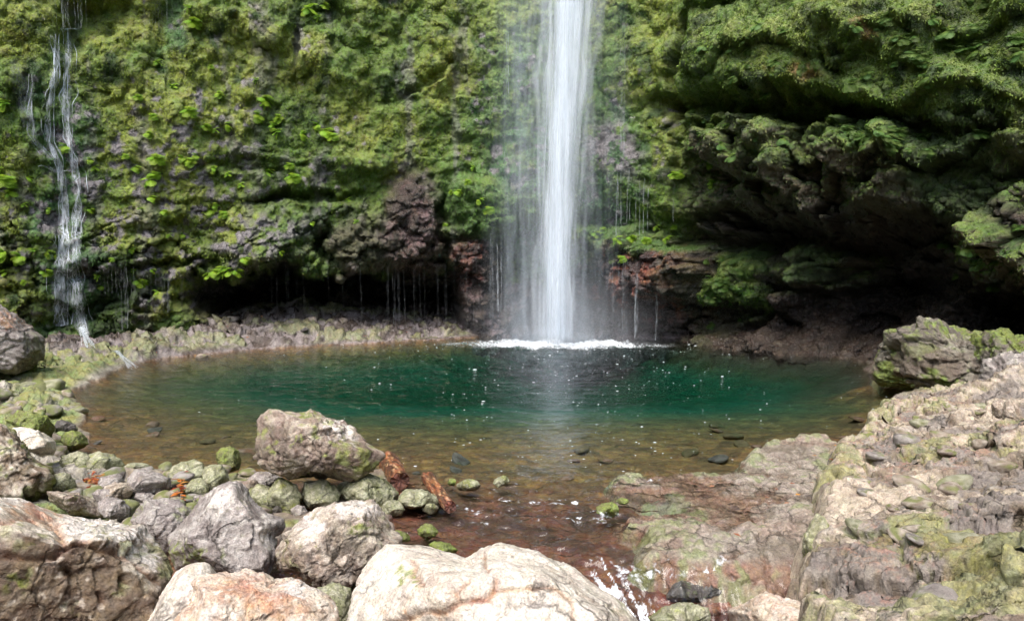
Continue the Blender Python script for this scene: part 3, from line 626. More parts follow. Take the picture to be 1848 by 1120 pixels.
# ================================================================== BOULDERS
ICO = {}
def ico(n):
    if n not in ICO:
        bm = bmesh.new(); bmesh.ops.create_icosphere(bm, subdivisions=n, radius=1)
        v_ = np.array([x.co[:] for x in bm.verts]); f_ = np.array([[x.index for x in f.verts] for f in bm.faces]); bm.free(); ICO[n] = (v_, f_)
    return ICO[n]
PAL = { # base light, base dark, accent, moss
 'pale':  (A(.68,.63,.55), A(.58,.52,.44), A(.46,.38,.30), A(.20,.24,.05)),
 'orange':(A(.60,.53,.45), A(.50,.38,.29), A(.42,.26,.17), A(.22,.22,.06)),
 'pink':  (A(.40,.34,.28), A(.22,.165,.13), A(.17,.115,.095), A(.17,.20,.04)),
 'tan':   (A(.47,.41,.34), A(.27,.215,.165), A(.20,.145,.10), A(.18,.21,.05)),
 'brown': (A(.52,.46,.38), A(.17,.125,.085), A(.13,.09,.06), A(.15,.17,.035)),
 'grey':  (A(.37,.34,.315), A(.23,.20,.185), A(.18,.14,.13), A(.16,.19,.045)),
 'green': (A(.37,.36,.26), A(.21,.215,.12), A(.16,.16,.08), A(.20,.22,.06)),
 'moss':  (A(.22,.23,.10), A(.16,.17,.06), A(.22,.17,.06), A(.16,.20,.045)),
 'dark':  (A(.14,.13,.12), A(.07,.062,.058), A(.05,.04,.035), A(.08,.11,.03)),
 'red':   (A(.30,.19,.15), A(.20,.085,.05), A(.13,.05,.03), A(.10,.12,.03)),
}
def boulder(name, label, poly, y, depth=.8, pal='tan', sub=6, seed=1, planes=(), nrand=14, facet=36, moss=.15, rough=.7, disp=.05, pits=0, group=None, cat='boulder',
            patches=(), cracks=(), mat=None, slope=0, toplight=0, ax=None, strata=0, cz=None):
    r = np.random.default_rng(seed); poly = np.array(poly, float)
    cx, cy_ = (poly[:, 0].min()+poly[:, 0].max())/2, (poly[:, 1].min()+poly[:, 1].max())/2
    if ax is not None: cx, cy_ = ax
    c = at_y(cx, cy_, y); view = c-A(0, 0, CAMH); dist = np.linalg.norm(view); fw = view/dist
    rt = np.cross(fw, A(0, 0, 1)); rt /= np.linalg.norm(rt); up = np.cross(rt, fw)
    # polygon corner -> transverse metres on the plane through the centre
    def tr(p):
        d_ = ray(p[0], p[1]); d_ = d_*(dist/(d_@fw)); w_ = d_-view; return w_@rt, w_@up
    T = np.array([tr(p) for p in poly]); rad = np.hypot(T[:, 0], T[:, 1]); R = rad.mean()
    # radial function of the outline, sampled on dense edges
    Td = np.vstack([T[k]+(T[(k+1) % len(T)]-T[k])*np.linspace(0, 1, 24, endpoint=False)[:, None] for k in range(len(T))])
    th = np.arctan2(Td[:, 1], Td[:, 0]); rr_ = np.hypot(Td[:, 0], Td[:, 1])
    nb = 180; bins = ((th+math.pi)/(2*math.pi)*nb).astype(int) % nb; tgt = np.zeros(nb); np.maximum.at(tgt, bins, rr_)
    ok = tgt > 0; xs = np.arange(nb); tgt = np.interp(xs, xs[ok], tgt[ok], period=nb)
    V0, f0 = ico(sub)
    pl = [(np.array(p[:3], float)/np.linalg.norm(p[:3]), p[3]) for p in planes]
    for k in range(nrand):
        nn = r.normal(size=3); nn /= np.linalg.norm(nn); pl.append((nn, r.uniform(.72, 1.0)))
    acc = 0
    for nn, dd in pl: acc = acc+np.maximum(V0@nn/dd, 0)**facet
    acc = acc+(.75**facet)
    Q = V0*(acc**(-1/facet))[:, None]                       # local: x right, y up, z towards the camera
    rq = np.hypot(Q[:, 0], Q[:, 1]); tq = np.arctan2(Q[:, 1], Q[:, 0]); b2 = ((tq+math.pi)/(2*math.pi)*nb).astype(int) % nb
    src = np.zeros(nb); np.maximum.at(src, b2, rq); ok = src > 0; src = np.interp(xs, xs[ok], src[ok], period=nb)
    src = np.convolve(np.concatenate([src[-4:], src, src[:4]]), np.ones(9)/9, 'valid')
    fx = (tq+math.pi)/(2*math.pi)*nb-.5
    tI = np.interp(fx, xs, tgt, period=nb); sI = np.interp(fx, xs, src, period=nb)
    w_ = sst(0, .9, rq/sI); k_ = lerp(R, tI/sI, w_)
    Q2 = np.stack([Q[:, 0]*k_, Q[:, 1]*k_, Q[:, 2]*R*depth/.85], 1)
    nrm = V0/np.array([1, 1, depth]); nrm /= np.linalg.norm(nrm, axis=1, keepdims=True)
    sc = 1/R; q = Q2*sc+seed*7.3
    dd = disp*R*(.28*fbm(q*1.6, 4, seed)+.25*ridged(q*3.4, 4, seed+7))
    wq_ = .25*fbm(q*2, 3, seed+3)[:, None]
    ha, ga, id_ = facets(q*1.7+wq_, seed+5); hb_, gb_, idb_ = facets(q*4.3+wq_, seed+6); hc_, gc2, idc_ = facets(q*10+wq_, seed+8)
    dd += disp*R*(1.6*ha+.35*(sst(0, .1, ga)-1)+.9*hb_+.42*hc_)
    fine_ = fbm(q*16, 3, seed+9); dd += .006*R*fine_
    e1 = Q2[f0[:, 1]]-Q2[f0[:, 0]]; e2 = Q2[f0[:, 2]]-Q2[f0[:, 0]]; fn = np.cross(e1, e2); v0n = np.zeros_like(Q2)
    for k in range(3): np.add.at(v0n, f0[:, k], fn)
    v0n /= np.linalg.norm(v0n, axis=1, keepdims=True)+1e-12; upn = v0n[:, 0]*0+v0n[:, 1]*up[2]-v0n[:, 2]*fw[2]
    if pits:
        a_, b_, i_ = worley(q*7, seed+15); dd -= pits*R*sst(.42, .1, a_)*sst(-.3, .2, fbm(q*2, 2, seed+17)); a_, b_, i_ = worley(q*15, seed+19); dd -= pits*.5*R*sst(.42, .1, a_)
    if strata:
        dd += strata*R*ridged(np.stack([q[:, 0]*1.2, q[:, 1]*7+q[:, 0]*1.5, q[:, 2]*1.2], 1), 3, seed+33)
    W0 = Q2[:, :1]*rt+Q2[:, 1:2]*up+Q2[:, 2:3]*(-fw)+c; cu, cv_ = project(W0[:, 0], W0[:, 1], W0[:, 2]); cmask = np.zeros(len(Q2))
    cu = cu+F/dist*.02*fbm(q*5, 3, seed+61)*R*2; cv_ = cv_+F/dist*.02*fbm(q*5, 3, seed+63)*R*2
    for (pts_, wpx_, dep_) in cracks:
        dm = np.full(len(Q2), 1e9)
        for k in range(len(pts_)-1):
            a_, b_ = np.array(pts_[k], float), np.array(pts_[k+1], float); e_ = b_-a_
            t_ = np.clip(((cu-a_[0])*e_[0]+(cv_-a_[1])*e_[1])/(e_@e_), 0, 1); dm = np.minimum(dm, np.hypot(cu-a_[0]-t_*e_[0], cv_-a_[1]-t_*e_[1]))
        g_ = np.exp(-(dm/wpx_)**2)*(Q2[:, 2] > -.2*R); dd -= dep_*g_; cmask = np.maximum(cmask, g_)
    Q3 = Q2+nrm*dd[:, None]
    W = Q3[:, :1]*rt+Q3[:, 1:2]*up+Q3[:, 2:3]*(-fw)          # relative to the centre
    # colour
    L_, Dk, Ac, Mo = PAL[pal]
    # geometric normals
    e1 = W[f0[:, 1]]-W[f0[:, 0]]; e2 = W[f0[:, 2]]-W[f0[:, 0]]; fn = np.cross(e1, e2); vn = np.zeros_like(W)
    for k in range(3): np.add.at(vn, f0[:, k], fn)
    vn /= np.linalg.norm(vn, axis=1, keepdims=True)+1e-12
    if (vn*W).sum() < 0: vn = -vn
    na, nb_, nc = fbm(q*1.3, 4, seed+21), fbm(q*4.2, 4, seed+23), fbm(q*12, 3, seed+25)
    cl = lerp(Dk, L_, sst(-.35, .45, nb_*.6+nc*.4+toplight*(upn-.45)*2.4))  # toplight: upward faces paler, sides browner, overhead light put into the colour
    cl = lerp(cl, Ac, .7*sst(.15, .55, na*.8+nb_*.4))
    cl = lerp(cl, L_*1.08, .6*sst(.35, .7, nc+.3*nb_))
    mm = sst(.1, .5, nb_*.5+na*.5+nc*.3+moss-.3)*min(1, moss*4)
    Wc = W+c; pu, pv = project(Wc[:, 0], Wc[:, 1], Wc[:, 2])
    for (a, b, ra, rb, kind) in patches:
        mk = blob(pu+8*nb_*3, pv+6*nc*3, a, b, ra, rb, .4)
        if kind == 'moss': mm = np.maximum(mm, mk*sst(-.4, .1, nc+nb_))
        elif kind == 'green': mm = np.maximum(mm, .45*mk)
        elif kind == 'white': cl = lerp(cl, A(.68,.63,.58), mk*.85)
        elif kind == 'rust': cl = lerp(cl, A(.42,.20,.10), mk*.7*sst(-.5, .2, nb_))
        elif kind == 'dark': cl = lerp(cl, A(.10,.075,.055), mk*.8)
    cl = lerp(cl, cl*A(.62,.45,.36), cmask*.9)
    cl = lerp(cl, Mo*(1+.4*nc[:, None]), np.clip(mm, 0, 1)*.9)
    o = mesh_obj(name, W, f0, mat or (M_BOULD if sub >= 5 else M_PEB), cl, np.full(len(W), rough)+0*na)
    o.location = tuple(c)
    tag(o, label, cat, group)
    return o
def Z(zx, ox, oy, pts): return [(ox+a/zx, oy+b/zx) for a, b in pts]
# --- heroes
boulder('perched_boulder', 'large pitted brown boulder balanced on small stones at the near water edge',
  Z(4, 380, 700, [(300,420),(310,370),(340,260),(370,200),(480,155),(560,165),(690,165),(720,138),(780,160),(860,200),(970,228),(1040,310),(1110,390),(1180,435),(1245,465),(1255,490),(1200,570),(1120,640),(1080,668),(960,670),(830,650),(680,650),(560,660),(460,620),(380,600),(330,540),(305,480)]),
  6.15, .8, 'pink', 6, 11, planes=[(-.75,.15,.65,.80),(.1,.1,1,.72),(.55,.75,.35,.80),(-.1,.95,.3,.85),(.3,-.5,.8,.8),(.8,.1,.6,.82)], nrand=8, disp=.07, pits=.05, moss=.22,
  patches=[(566,752,16,12,'moss'),(625,800,10,14,'green'),(655,848,16,12,'moss'),(620,780,24,14,'white'),(600,770,24,8,'white'),(500,800,40,30,'dark'),(535,803,6,5,'moss'),(575,830,10,8,'moss')])
boulder('boulder', 'grey wedge shaped boulder with ochre moss low on its front, left of the veined boulder',
  Z(3.696, 280, 860, [(75,405),(200,240),(300,130),(420,60),(500,25),(560,30),(620,80),(700,180),(760,240),(870,290),(870,330),(810,400),(790,520),(780,600),(750,660),(600,690),(420,690),(130,620),(80,480)]),
  4.6, .85, 'grey', 6, 21, planes=[(-.75,.55,.35,.72),(.0,.15,1,.70),(.75,.45,.4,.72),(.15,.9,.2,.9)], nrand=6, disp=.05, moss=.08, patches=[(345,1005,40,22,'moss'),(310,1000,22,16,'moss'),(410,905,36,22,'white'),(480,960,16,30,'white'),(385,1008,28,14,'moss')])
boulder('boulder', 'pale boulder with a hollow mossy brown front behind the white boulder',
  Z(3.696, 280, 860, [(800,480),(850,380),(960,290),(1060,210),(1200,160),(1380,145),(1460,155),(1520,210),(1560,290),(1610,370),(1660,440),(1600,560),(1450,640),(1330,700),(1270,755),(1180,755),(1080,720),(960,660),(830,620),(800,560)]),
  4.35, .85, 'tan', 6, 31, planes=[(-.55,.6,.55,.78),(.25,-.1,1,.66),(.1,.95,.35,.78),(.8,.3,.5,.8)], nrand=6, disp=.08, moss=.12, patches=[(655,955,26,12,'moss'),(575,985,6,5,'moss'),(605,975,8,22,'dark'),(640,990,34,26,'dark'),(640,915,60,16,'white'),(548,1005,10,18,'dark'),(560,950,20,30,'white')])
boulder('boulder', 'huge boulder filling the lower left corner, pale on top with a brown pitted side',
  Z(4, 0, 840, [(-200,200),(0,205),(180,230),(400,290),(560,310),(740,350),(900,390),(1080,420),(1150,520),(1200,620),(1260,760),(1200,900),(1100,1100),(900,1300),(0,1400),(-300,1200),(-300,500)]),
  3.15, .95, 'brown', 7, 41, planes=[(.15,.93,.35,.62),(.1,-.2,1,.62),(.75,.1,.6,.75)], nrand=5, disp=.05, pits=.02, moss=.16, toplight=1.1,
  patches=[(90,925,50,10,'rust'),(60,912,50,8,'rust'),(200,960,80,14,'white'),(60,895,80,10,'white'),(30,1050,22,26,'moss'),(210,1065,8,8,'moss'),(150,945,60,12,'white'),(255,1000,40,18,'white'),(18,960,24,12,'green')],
  cracks=[([(-20,945),(50,930),(100,950),(118,985),(100,1000)],7,.028),([(118,985),(160,975),(230,1010),(290,1050)],5,.02),([(118,1030),(125,1036)],7,.05),([(222,1040),(224,1052)],7,.05),([(176,1075),(182,1085)],6,.03),([(0,1000),(60,1010),(100,1000)],7,.03),([(60,930),(120,925),(175,935)],5,.012),([(180,948),(240,950)],4,.012)])
boulder('boulder', 'smooth white boulder ridge between the huge left boulder and the rust stained one',
  [(262,1125),(290,1070),(318,1030),(335,1021),(370,1018),(390,1032),(400,1060),(420,1120),(400,1190),(300,1210),(240,1180)], 3.1, .9, 'pale', 6, 51, nrand=8, disp=.03, moss=.0, patches=[(330,1105,20,20,'dark')])
boulder('boulder', 'pale boulder with rust orange stains at the bottom edge of the photo',
  Z(3.696, 280, 860, [(205,770),(235,700),(330,665),(440,640),(600,622),(720,640),(780,675),(950,690),(1080,760),(1190,840),(1215,930),(1200,1150),(700,1300),(100,1250),(60,1000),(150,860)]),
  2.9, .9, 'orange', 7, 61, planes=[(0,.85,.5,.7),(.1,.3,1,.72)], nrand=7, disp=.045, moss=.0, patches=[(440,1060,60,24,'rust'),(500,1090,70,30,'rust'),(330,1060,20,12,'white'),(540,1060,36,16,'white')])
boulder('boulder', 'big white boulder with cracks and two moss spots in the centre foreground',
  Z(3.186, 620, 840, [(20,640),(60,560),(150,450),(180,430),(330,430),(500,450),(690,510),(780,450),(900,420),(1010,440),(1130,460),(1260,510),(1360,560),(1450,630),(1560,730),(1680,820),(1760,892),(1850,1050),(1500,1300),(200,1300),(20,1100),(10,850)]),
  3.25, .95, 'pale', 7, 71, planes=[(.05,.9,.45,.62),(.5,.8,.4,.72),(-.3,.85,.5,.68),(0,.3,1,.8)], nrand=5, disp=.028, moss=.0,
  patches=[(740,1030,12,8,'moss'),(748,1050,10,9,'moss'),(1028,1012,7,10,'moss'),(865,1085,40,8,'rust'),(890,1060,8,14,'rust'),(760,1105,70,6,'rust'),(1125,1088,14,12,'green')],
  cracks=[([(700,1122),(760,1110),(800,1104),(832,1092),(868,1084),(890,1068),(896,1045)],5,.018),([(832,1092),(826,1072),(850,1052)],4,.014),([(896,1066),(940,1068),(1000,1060),(1030,1090),(1040,1125)],4,.016),([(745,1015),(742,1035),(760,1058)],5,.015),([(840,985),(870,1000),(885,1030)],4,.016),([(1010,1005),(1030,1030),(1080,1050)],4,.012),([(660,960),(720,990),(790,1000),(840,985)],5,.010)])
boulder('boulder', 'dark olive boulder wedged in the gap beneath the hollow fronted boulder', [(572,1062),(600,1050),(632,1060),(640,1090),(632,1125),(600,1140),(570,1110)], 3.6, .9, 'green', 5, 81)
boulder('boulder', 'angular grey boulder with a tan top at the left edge beside the cliff',
  [(-75,560),(-20,548),(4,553),(30,568),(55,588),(78,606),(79,640),(62,664),(40,674),(0,670),(-60,668),(-90,620)], 11.8, .9, 'grey', 6, 91, planes=[(.45,.8,.35,.70),(-.1,-.1,1,.7),(.9,-.2,.4,.8)], nrand=6, disp=.06, moss=.05, strata=.04,
  patches=[(20,575,40,10,'rust'),(50,655,26,10,'dark'),(60,625,12,30,'green')])
boulder('boulder', 'rough brown mossy boulder on the left edge above the huge pale topped boulder',
  [(-70,775),(-20,762),(10,768),(30,780),(52,820),(98,848),(105,868),(88,893),(50,912),(-20,915),(-90,880)], 6.0, .9, 'brown', 6, 101, nrand=12, disp=.09, pits=.03, moss=.36)
PAL['bedstone'] = (A(.17,.12,.06), A(.10,.07,.035), A(.14,.09,.05), A(.10,.10,.04))
PAL['crop'] = (A(.25,.235,.19), A(.12,.105,.085), A(.17,.12,.09), A(.13,.17,.035))
boulder('outcrop', 'craggy outcrop with a mossy top rising from the water at the pool right end',
  [(1563,682),(1572,655),(1590,625),(1598,598),(1625,592),(1664,579),(1700,582),(1745,590),(1800,600),(1850,625),(1880,680),(1840,740),(1760,755),(1690,735),(1640,712),(1600,702)], 11.3, .7, 'crop', 7, 111, nrand=14, disp=.10, moss=.30, strata=.02,
  patches=[(1640,600,70,16,'moss'),(1720,598,70,18,'moss'),(1590,680,20,16,'moss'),(1650,630,50,14,'green'),(1690,660,70,40,'dark'),(1620,640,20,30,'dark')], cat='rock outcrop')
boulder('outcrop', 'bright green moss covered hump beside the dark cave at the right edge',
  [(1722,650),(1738,616),(1752,600),(1780,590),(1812,596),(1850,608),(1920,618),(1990,640),(1980,720),(1880,740),(1780,710),(1735,690)], 10.2, .7, 'crop', 7, 121, nrand=12, disp=.09, moss=.6,
  patches=[(1790,612,70,30,'moss'),(1860,625,60,30,'moss'),(1745,625,20,24,'moss')], cat='rock outcrop')
boulder('boulder', 'rounded grey boulder on the right ledge below the green mossy hump',
  [(1770,690),(1780,655),(1800,638),(1850,632),(1900,640),(1930,690),(1900,750),(1820,760),(1780,735)], 9.2, .8, 'grey', 6, 131, nrand=10, disp=.09, moss=.1)
# --- stones: cx, cy, rx, ry, angle, palette, category words, label
def ell(cx, cy, rx, ry, ang, seed, n=11, jag=.13):
    r = np.random.default_rng(seed); a = np.linspace(0, 2*math.pi, n, endpoint=False)+r.uniform(-.12, .12, n); k = 1+r.uniform(-jag, jag, n)
    x = rx*k*np.cos(a); y = ry*k*np.sin(a); t = math.radians(ang)
    return [(cx+x[i]*math.cos(t)-y[i]*math.sin(t), cy+x[i]*math.sin(t)+y[i]*math.cos(t)) for i in range(n)]
def stone(cx, cy, rx, ry, ang, pal, label, z=.03, moss=.12, sub=5, rough=.7, depth=None, name='stone', cat='stone', group=None, seed=None, poly=None, disp=.06, down=.35, **kw):
    seed = seed or int(cx*7+cy*13) % 9973
    yb = at_z(cx, cy+ry*.75, z)[1]
    pts = poly or ell(cx, cy+ry*down*.5, rx, ry*(1+down*.5), ang, seed)
    dp = depth or min(1.6, max(.75, .5+.35*rx/ry))
    y = yb+.5*rx/F*yb*min(dp, 1)
    return boulder(name, label, pts, y, dp if rx > ry else .9, pal, sub, seed, nrand=16, facet=18, moss=moss, rough=rough, disp=disp, cat=cat, group=group, **kw)
STONES = [
 (187,836,42,20,0,'green','smooth olive green boulder at the waterline behind the orange leaf pile',.05,.35),
 (248,843,24,9,0,'green','flat pale green stone at the waterline right of the smooth olive boulder',.04,.2),
 (266,870,38,25,6,'grey','rounded grey boulder in the middle of the near left stones',.08,.15),
 (335,850,37,19,-12,'green','long green tinged stone at the waterline between the round grey and olive stones',.05,.3),
 (388,861,25,25,0,'green','upright rounded olive stone at the left foot of the pale wedge stone',.08,.25),
 (356,877,22,16,0,'green','small dark mossy stone beside the red leaves',.08,.4),
 (202,868,24,13,-12,'grey','slate grey stone resting beside the orange leaf pile',.1,.05),
 (213,885,34,14,-6,'tan','tan angular stone lying across smaller grey stones',.12,.05),
 (112,868,26,17,8,'green','green topped stone next to the brown mossy boulder',.15,.3),
 (193,894,26,13,0,'grey','low purple grey stone under the tan angular stone',.1,.05),
 (208,916,31,18,10,'grey','broad purple grey stone just above the huge pale topped boulder',.12,.05),
 (140,907,58,17,16,'pink','long sloping pinkish slab with a mossy right end',.15,.2),
 (300,938,60,42,0,'grey','big flat mossy grey rock left of the grey wedge boulder',.12,.28),
 (262,897,21,9,10,'grey','small wet slate stone beside the brown puddle',.05,.0),
 (362,898,14,7,0,'grey','tiny slate stone below the red leaves',.06,.0),
 (134,831,28,17,-14,'green','mossy grey green stone at the water corner of the left bank',.1,.4),
 (117,769,20,10,10,'dark','dark wet stone poking out of the left bank',.1,.0),
 (64,793,44,17,22,'pale','pale pink flat slab on the left bank above the brown boulder',.4,.05),
 (58,762,46,18,16,'moss','yellow moss covered rock on the left bank',.35,.6),
 (132,793,25,15,10,'moss','bright green mossy rock by the waterline of the left bank',.1,.7),
 (414,825,24,20,-24,'moss','yellow mossy stone behind the pale wedge stone',.05,.7),
 (480,864,30,15,10,'grey','grey stone tucked under the left end of the perched boulder',.05,.1),
 (452,877,20,11,0,'pink','flat reddish brown stone left of the stones under the perched boulder',.08,.05),
 (476,893,24,21,20,'green','dull green stone against the grey wedge boulder',.05,.3),
 (512,893,31,30,18,'green','leftmost of the three olive stones that carry the perched boulder',.03,.45),
 (577,889,39,27,0,'green','middle one of the three olive stones that carry the perched boulder',.03,.25),
 (666,882,51,28,8,'green','rightmost of the three olive stones that carry the perched boulder',.03,.3),
 (755,898,40,16,5,'green','flat sided yellowish stone next to the orange log',.03,.15),
 (708,915,21,14,10,'green','small round pale stone below the flat sided yellowish stone',.02,.1),
 (777,916,14,8,0,'green','tiny mossy stone at the foot of the orange log',.01,.3),
 (539,921,14,10,0,'grey','small brown stone in the dark water under the perched boulder',.01,.1),
 (500,920,9,8,0,'dark','tiny dark stone at the edge of the inlet under the perched boulder',.01,.1),
 (816,868,8,6,0,'moss','smallest of the three mossy stones in the shallows behind the orange log',.01,.6),
 (845,874,21,9,0,'green','rounded one of the three mossy stones in the shallows behind the orange log',.01,.5),
 (905,867,15,8,-20,'green','farthest right of the three mossy stones in the shallows behind the orange log',.01,.5),
 (772,956,17,13,0,'moss','bright mossy stone in the brown water right of the hollow fronted boulder',.0,.7),
 (722,966,18,9,16,'moss','low mossy stone against the back of the white boulder, nearest the hollow fronted boulder',.1,.6),
 (800,987,25,10,10,'moss','bright green cushion of moss on a stone behind the white boulder',.05,.9),
 (1097,917,20,12,0,'moss','vivid green mossy stone standing in the outflow ripples',.0,.8),
 (1124,903,12,5,0,'moss','thin green mossy stone just behind the vivid one in the outflow',.0,.8),
 (1252,1064,50,27,0,'dark','dark wet boulder that the rapids pour around',-.25,.25),
 (1230,1116,54,28,-4,'green','mossy brown boulder at the bottom edge below the rapids',-.2,.35),
 (1303,1098,34,17,0,'red','reddish wet stone beneath the rapids',-.3,.05),
 (1402,1112,92,38,4,'orange','orange brown flat topped boulder at the bottom edge right of the rapids',-.1,.0),
 (1484,1089,36,24,10,'grey','rounded blue grey wet boulder at the foot of the right ledge',-.15,.1),
 (1463,1048,17,18,0,'grey','dark cube like stone in the crevice of the right ledge',-.05,.05),
 (1500,1048,22,13,0,'dark','flat stone jammed beneath the overhang of the right ledge',.0,.1),
 (1474,975,24,46,6,'green','tall mossy stone set against the broken left edge of the right ledge',.1,.5),
 (1512,1002,34,34,0,'brown','dark fronted mossy stone in the shaded corner of the right ledge',.1,.4),
 (1585,1078,62,48,0,'green','large mossy rounded boulder bulging from the front of the right ledge',.1,.45),
 (1652,1108,20,22,0,'grey','bluish grey knob of stone at the bottom of the right ledge',.15,.05),
 (1820,1122,60,22,6,'tan','long rounded stone in the bottom right corner',.5,.15),
 (1628,731,22,8,0,'green','flat topped oblong stone at the waterline of the right shore',.15,.2),
 (1611,754,15,10,-8,'green','round mossy stone on the right shore below the oblong one',.1,.4),
 (1640,760,14,11,-20,'green','pale upright stone behind the round mossy stone on the right shore',.15,.2),
 (1672,772,18,11,6,'green','dark green block with a flat top on the right shore',.2,.3),
 (1632,785,21,9,4,'green','pale rectangular stone on the right shore',.15,.2),
 (1604,852,17,19,0,'tan','dark fronted upright rock on the puddled part of the right ledge',.25,.25),
 (1565,792,20,12,10,'moss','dark green mossy rock at the tip of the right shore',.05,.5),
 (1801,734,13,15,10,'tan','left one of two pale rounded boulders on the right ledge',.6,.05),
 (1822,743,13,21,0,'tan','right one of two pale rounded boulders on the right ledge',.6,.05),
 (1035,609,26,11,0,'dark','dark wet rock at the foot of the main waterfall',.0,.2),
]
for (a, b, c_, d_, an, pal, lb, z, ms) in STONES:
    stone(a, b, c_, d_, an, pal, lb, z=z, moss=ms*(1 if pal == 'moss' else .6), sub=6 if c_ > 45 else 5, rough=.35 if pal == 'dark' else .68)
# --- scattered small stones
def idx_nearest_ground(x, y):
    z, *_ = ground_z(np.array([x]), np.array([y])); return float(z[0])
protos = []
def scatter(label, group, spots, pals, sizes, seed, zfun, moss=.2, squash=.6, name='stone'):
    r = random.Random(seed); first = []
    for k, (x, y) in enumerate(spots):
        if k < 5:
            V0, f0 = ico(3); rr2 = np.random.default_rng(seed*31+k); acc = .8**8
            for j in range(12):
                nn = rr2.normal(size=3); nn /= np.linalg.norm(nn); acc = acc+np.maximum(V0@nn/rr2.uniform(.7, 1), 0)**8
            Q = V0*(acc**(-1/8))[:, None]*np.array([1.2, .9, squash]); Q += V0*(.08*fbm(V0*2+k, 3, seed+k))[:, None]
            L_, Dk, Ac, Mo = PAL[pals[k % len(pals)]]; t = fbm(V0*2.5+k, 4, seed+k+50); mo = sst(.1, .5, fbm(V0*1.5+k, 3, seed+k+80)+moss*2-.4)
            cl = lerp(lerp(Dk, L_, sst(-.4, .4, t)), Mo, mo*.85)
            o = mesh_obj(name, Q, f0, M_PEB, cl, np.full(len(Q), .6)); first.append(o)
        else:
            o = first[r.randrange(len(first))].copy(); col.objects.link(o)
        s = r.uniform(*sizes); o.scale = (s, s*r.uniform(.8, 1.2), s*r.uniform(.8, 1.2)); o.rotation_euler = (r.uniform(-.3, .3), r.uniform(-.3, .3), r.uniform(0, 6.3))
        o.location = (x, y, zfun(x, y)+s*.15); pn = {'grey': 'grey', 'tan': 'tan', 'pink': 'brown', 'green': 'olive', 'moss': 'mossy', 'dark': 'black', 'brown': 'two toned', 'red': 'reddish', 'bedstone': 'amber brown'}
        if k >= 5: o['pal'] = o['pal']
        else: o['pal'] = pals[k % len(pals)]
        px_, py_ = project(x, y, 0); fs_ = (s-sizes[0])/(sizes[1]-sizes[0]); szw = 'tiny' if fs_ < .25 else 'small' if fs_ < .5 else 'larger' if fs_ < .75 else 'biggest sized'
        xs_ = [q[0] for q in spots]; lo, hi = min(xs_), max(xs_); ys_ = [q[1] for q in spots]; yl_, yh_ = min(ys_), max(ys_)
        hz_ = ('left end', 'left of centre', 'centre', 'right of centre', 'right end')[min(4, int(5*(x-lo)/(hi-lo+1e-6)))]; vz = ('nearest', 'near', 'middle', 'far', 'farthest')[min(4, int(5*(y-yl_)/(yh_-yl_+1e-6)))]
        tag(o, szw+' '+pn[o['pal']]+' '+label+', '+vz+' part, '+hz_, 'stone', group)
def spots_in(polypx, n, seed, z=0, mind=.06):
    r = random.Random(seed); P = np.array([at_z(a, b, z)[:2] for a, b in polypx]); out = []
    x0, y0 = P.min(0); x1, y1 = P.max(0); t = 0
    while len(out) < n and t < 8000:
        t += 1; x, y = r.uniform(x0, x1), r.uniform(y0, y1)
        if sdf(P, np.array([x]), np.array([y]))[0] < 0 and all((x-a)**2+(y-b)**2 > mind**2 for a, b in out): out.append((x, y))
    return out
scatter('loose stone between near left boulders', 'loose stones of the near left shore', spots_in([(90,850),(300,845),(470,860),(520,930),(350,960),(250,960),(110,905)], 70, 3), ['grey', 'tan', 'pink', 'green', 'grey'], (.05, .11), 5, idx_nearest_ground)
scatter('rubble stone on the left bank', 'rubble on the left bank', spots_in([(0,690),(110,690),(150,740),(120,830),(0,760)], 22, 4, .1, .15), ['green', 'moss', 'tan', 'grey', 'green'], (.07, .2), 6, idx_nearest_ground, .3)
scatter('wet stone on the far shore', 'stones on the far shore apron', spots_in([(200,665),(330,640),(600,618),(820,606),(820,597),(500,590),(300,600),(180,625)], 12, 5, .1, .2), ['pink', 'grey', 'dark', 'tan', 'pink'], (.08, .24), 8, idx_nearest_ground, .15)
scatter('submerged stone on the pool bed', 'stones on the pool bed', spots_in([(170,830),(160,740),(330,730),(600,780),(900,800),(1300,730),(1580,740),(1500,800),(1100,850),(720,850),(400,845)], 34, 6, 0, .2), ['red', 'dark', 'bedstone', 'bedstone', 'red'], (.05, .14), 9, idx_nearest_ground, 0, .4)
ledge_tree = None
from mathutils import Vector
from mathutils.bvhtree import BVHTree
def tree_of(o):
    me = o.data; nv = len(me.vertices); a = np.empty(nv*3, np.float32); me.vertices.foreach_get('co', a)
    fi = np.empty(len(me.polygons)*4, np.int32); me.polygons.foreach_get('vertices', fi)
    return BVHTree.FromPolygons(a.reshape(-1, 3).tolist(), fi.reshape(-1, 4).tolist())
lt = tree_of(ledge)
def ledge_z(x, y):
    h = lt.ray_cast(Vector((x, y, 5)), Vector((0, 0, -1))); return h[0].z if h[0] else 0
scatter('angular stone lying on the right ledge', 'loose stones on the right ledge', spots_in([(1640,700),(1700,650),(1848,640),(1848,1100),(1560,1050),(1500,900),(1560,810)], 45, 7, .5, .12), ['tan', 'grey', 'tan', 'green', 'pink'], (.04, .13), 12, ledge_z, .12, .55)

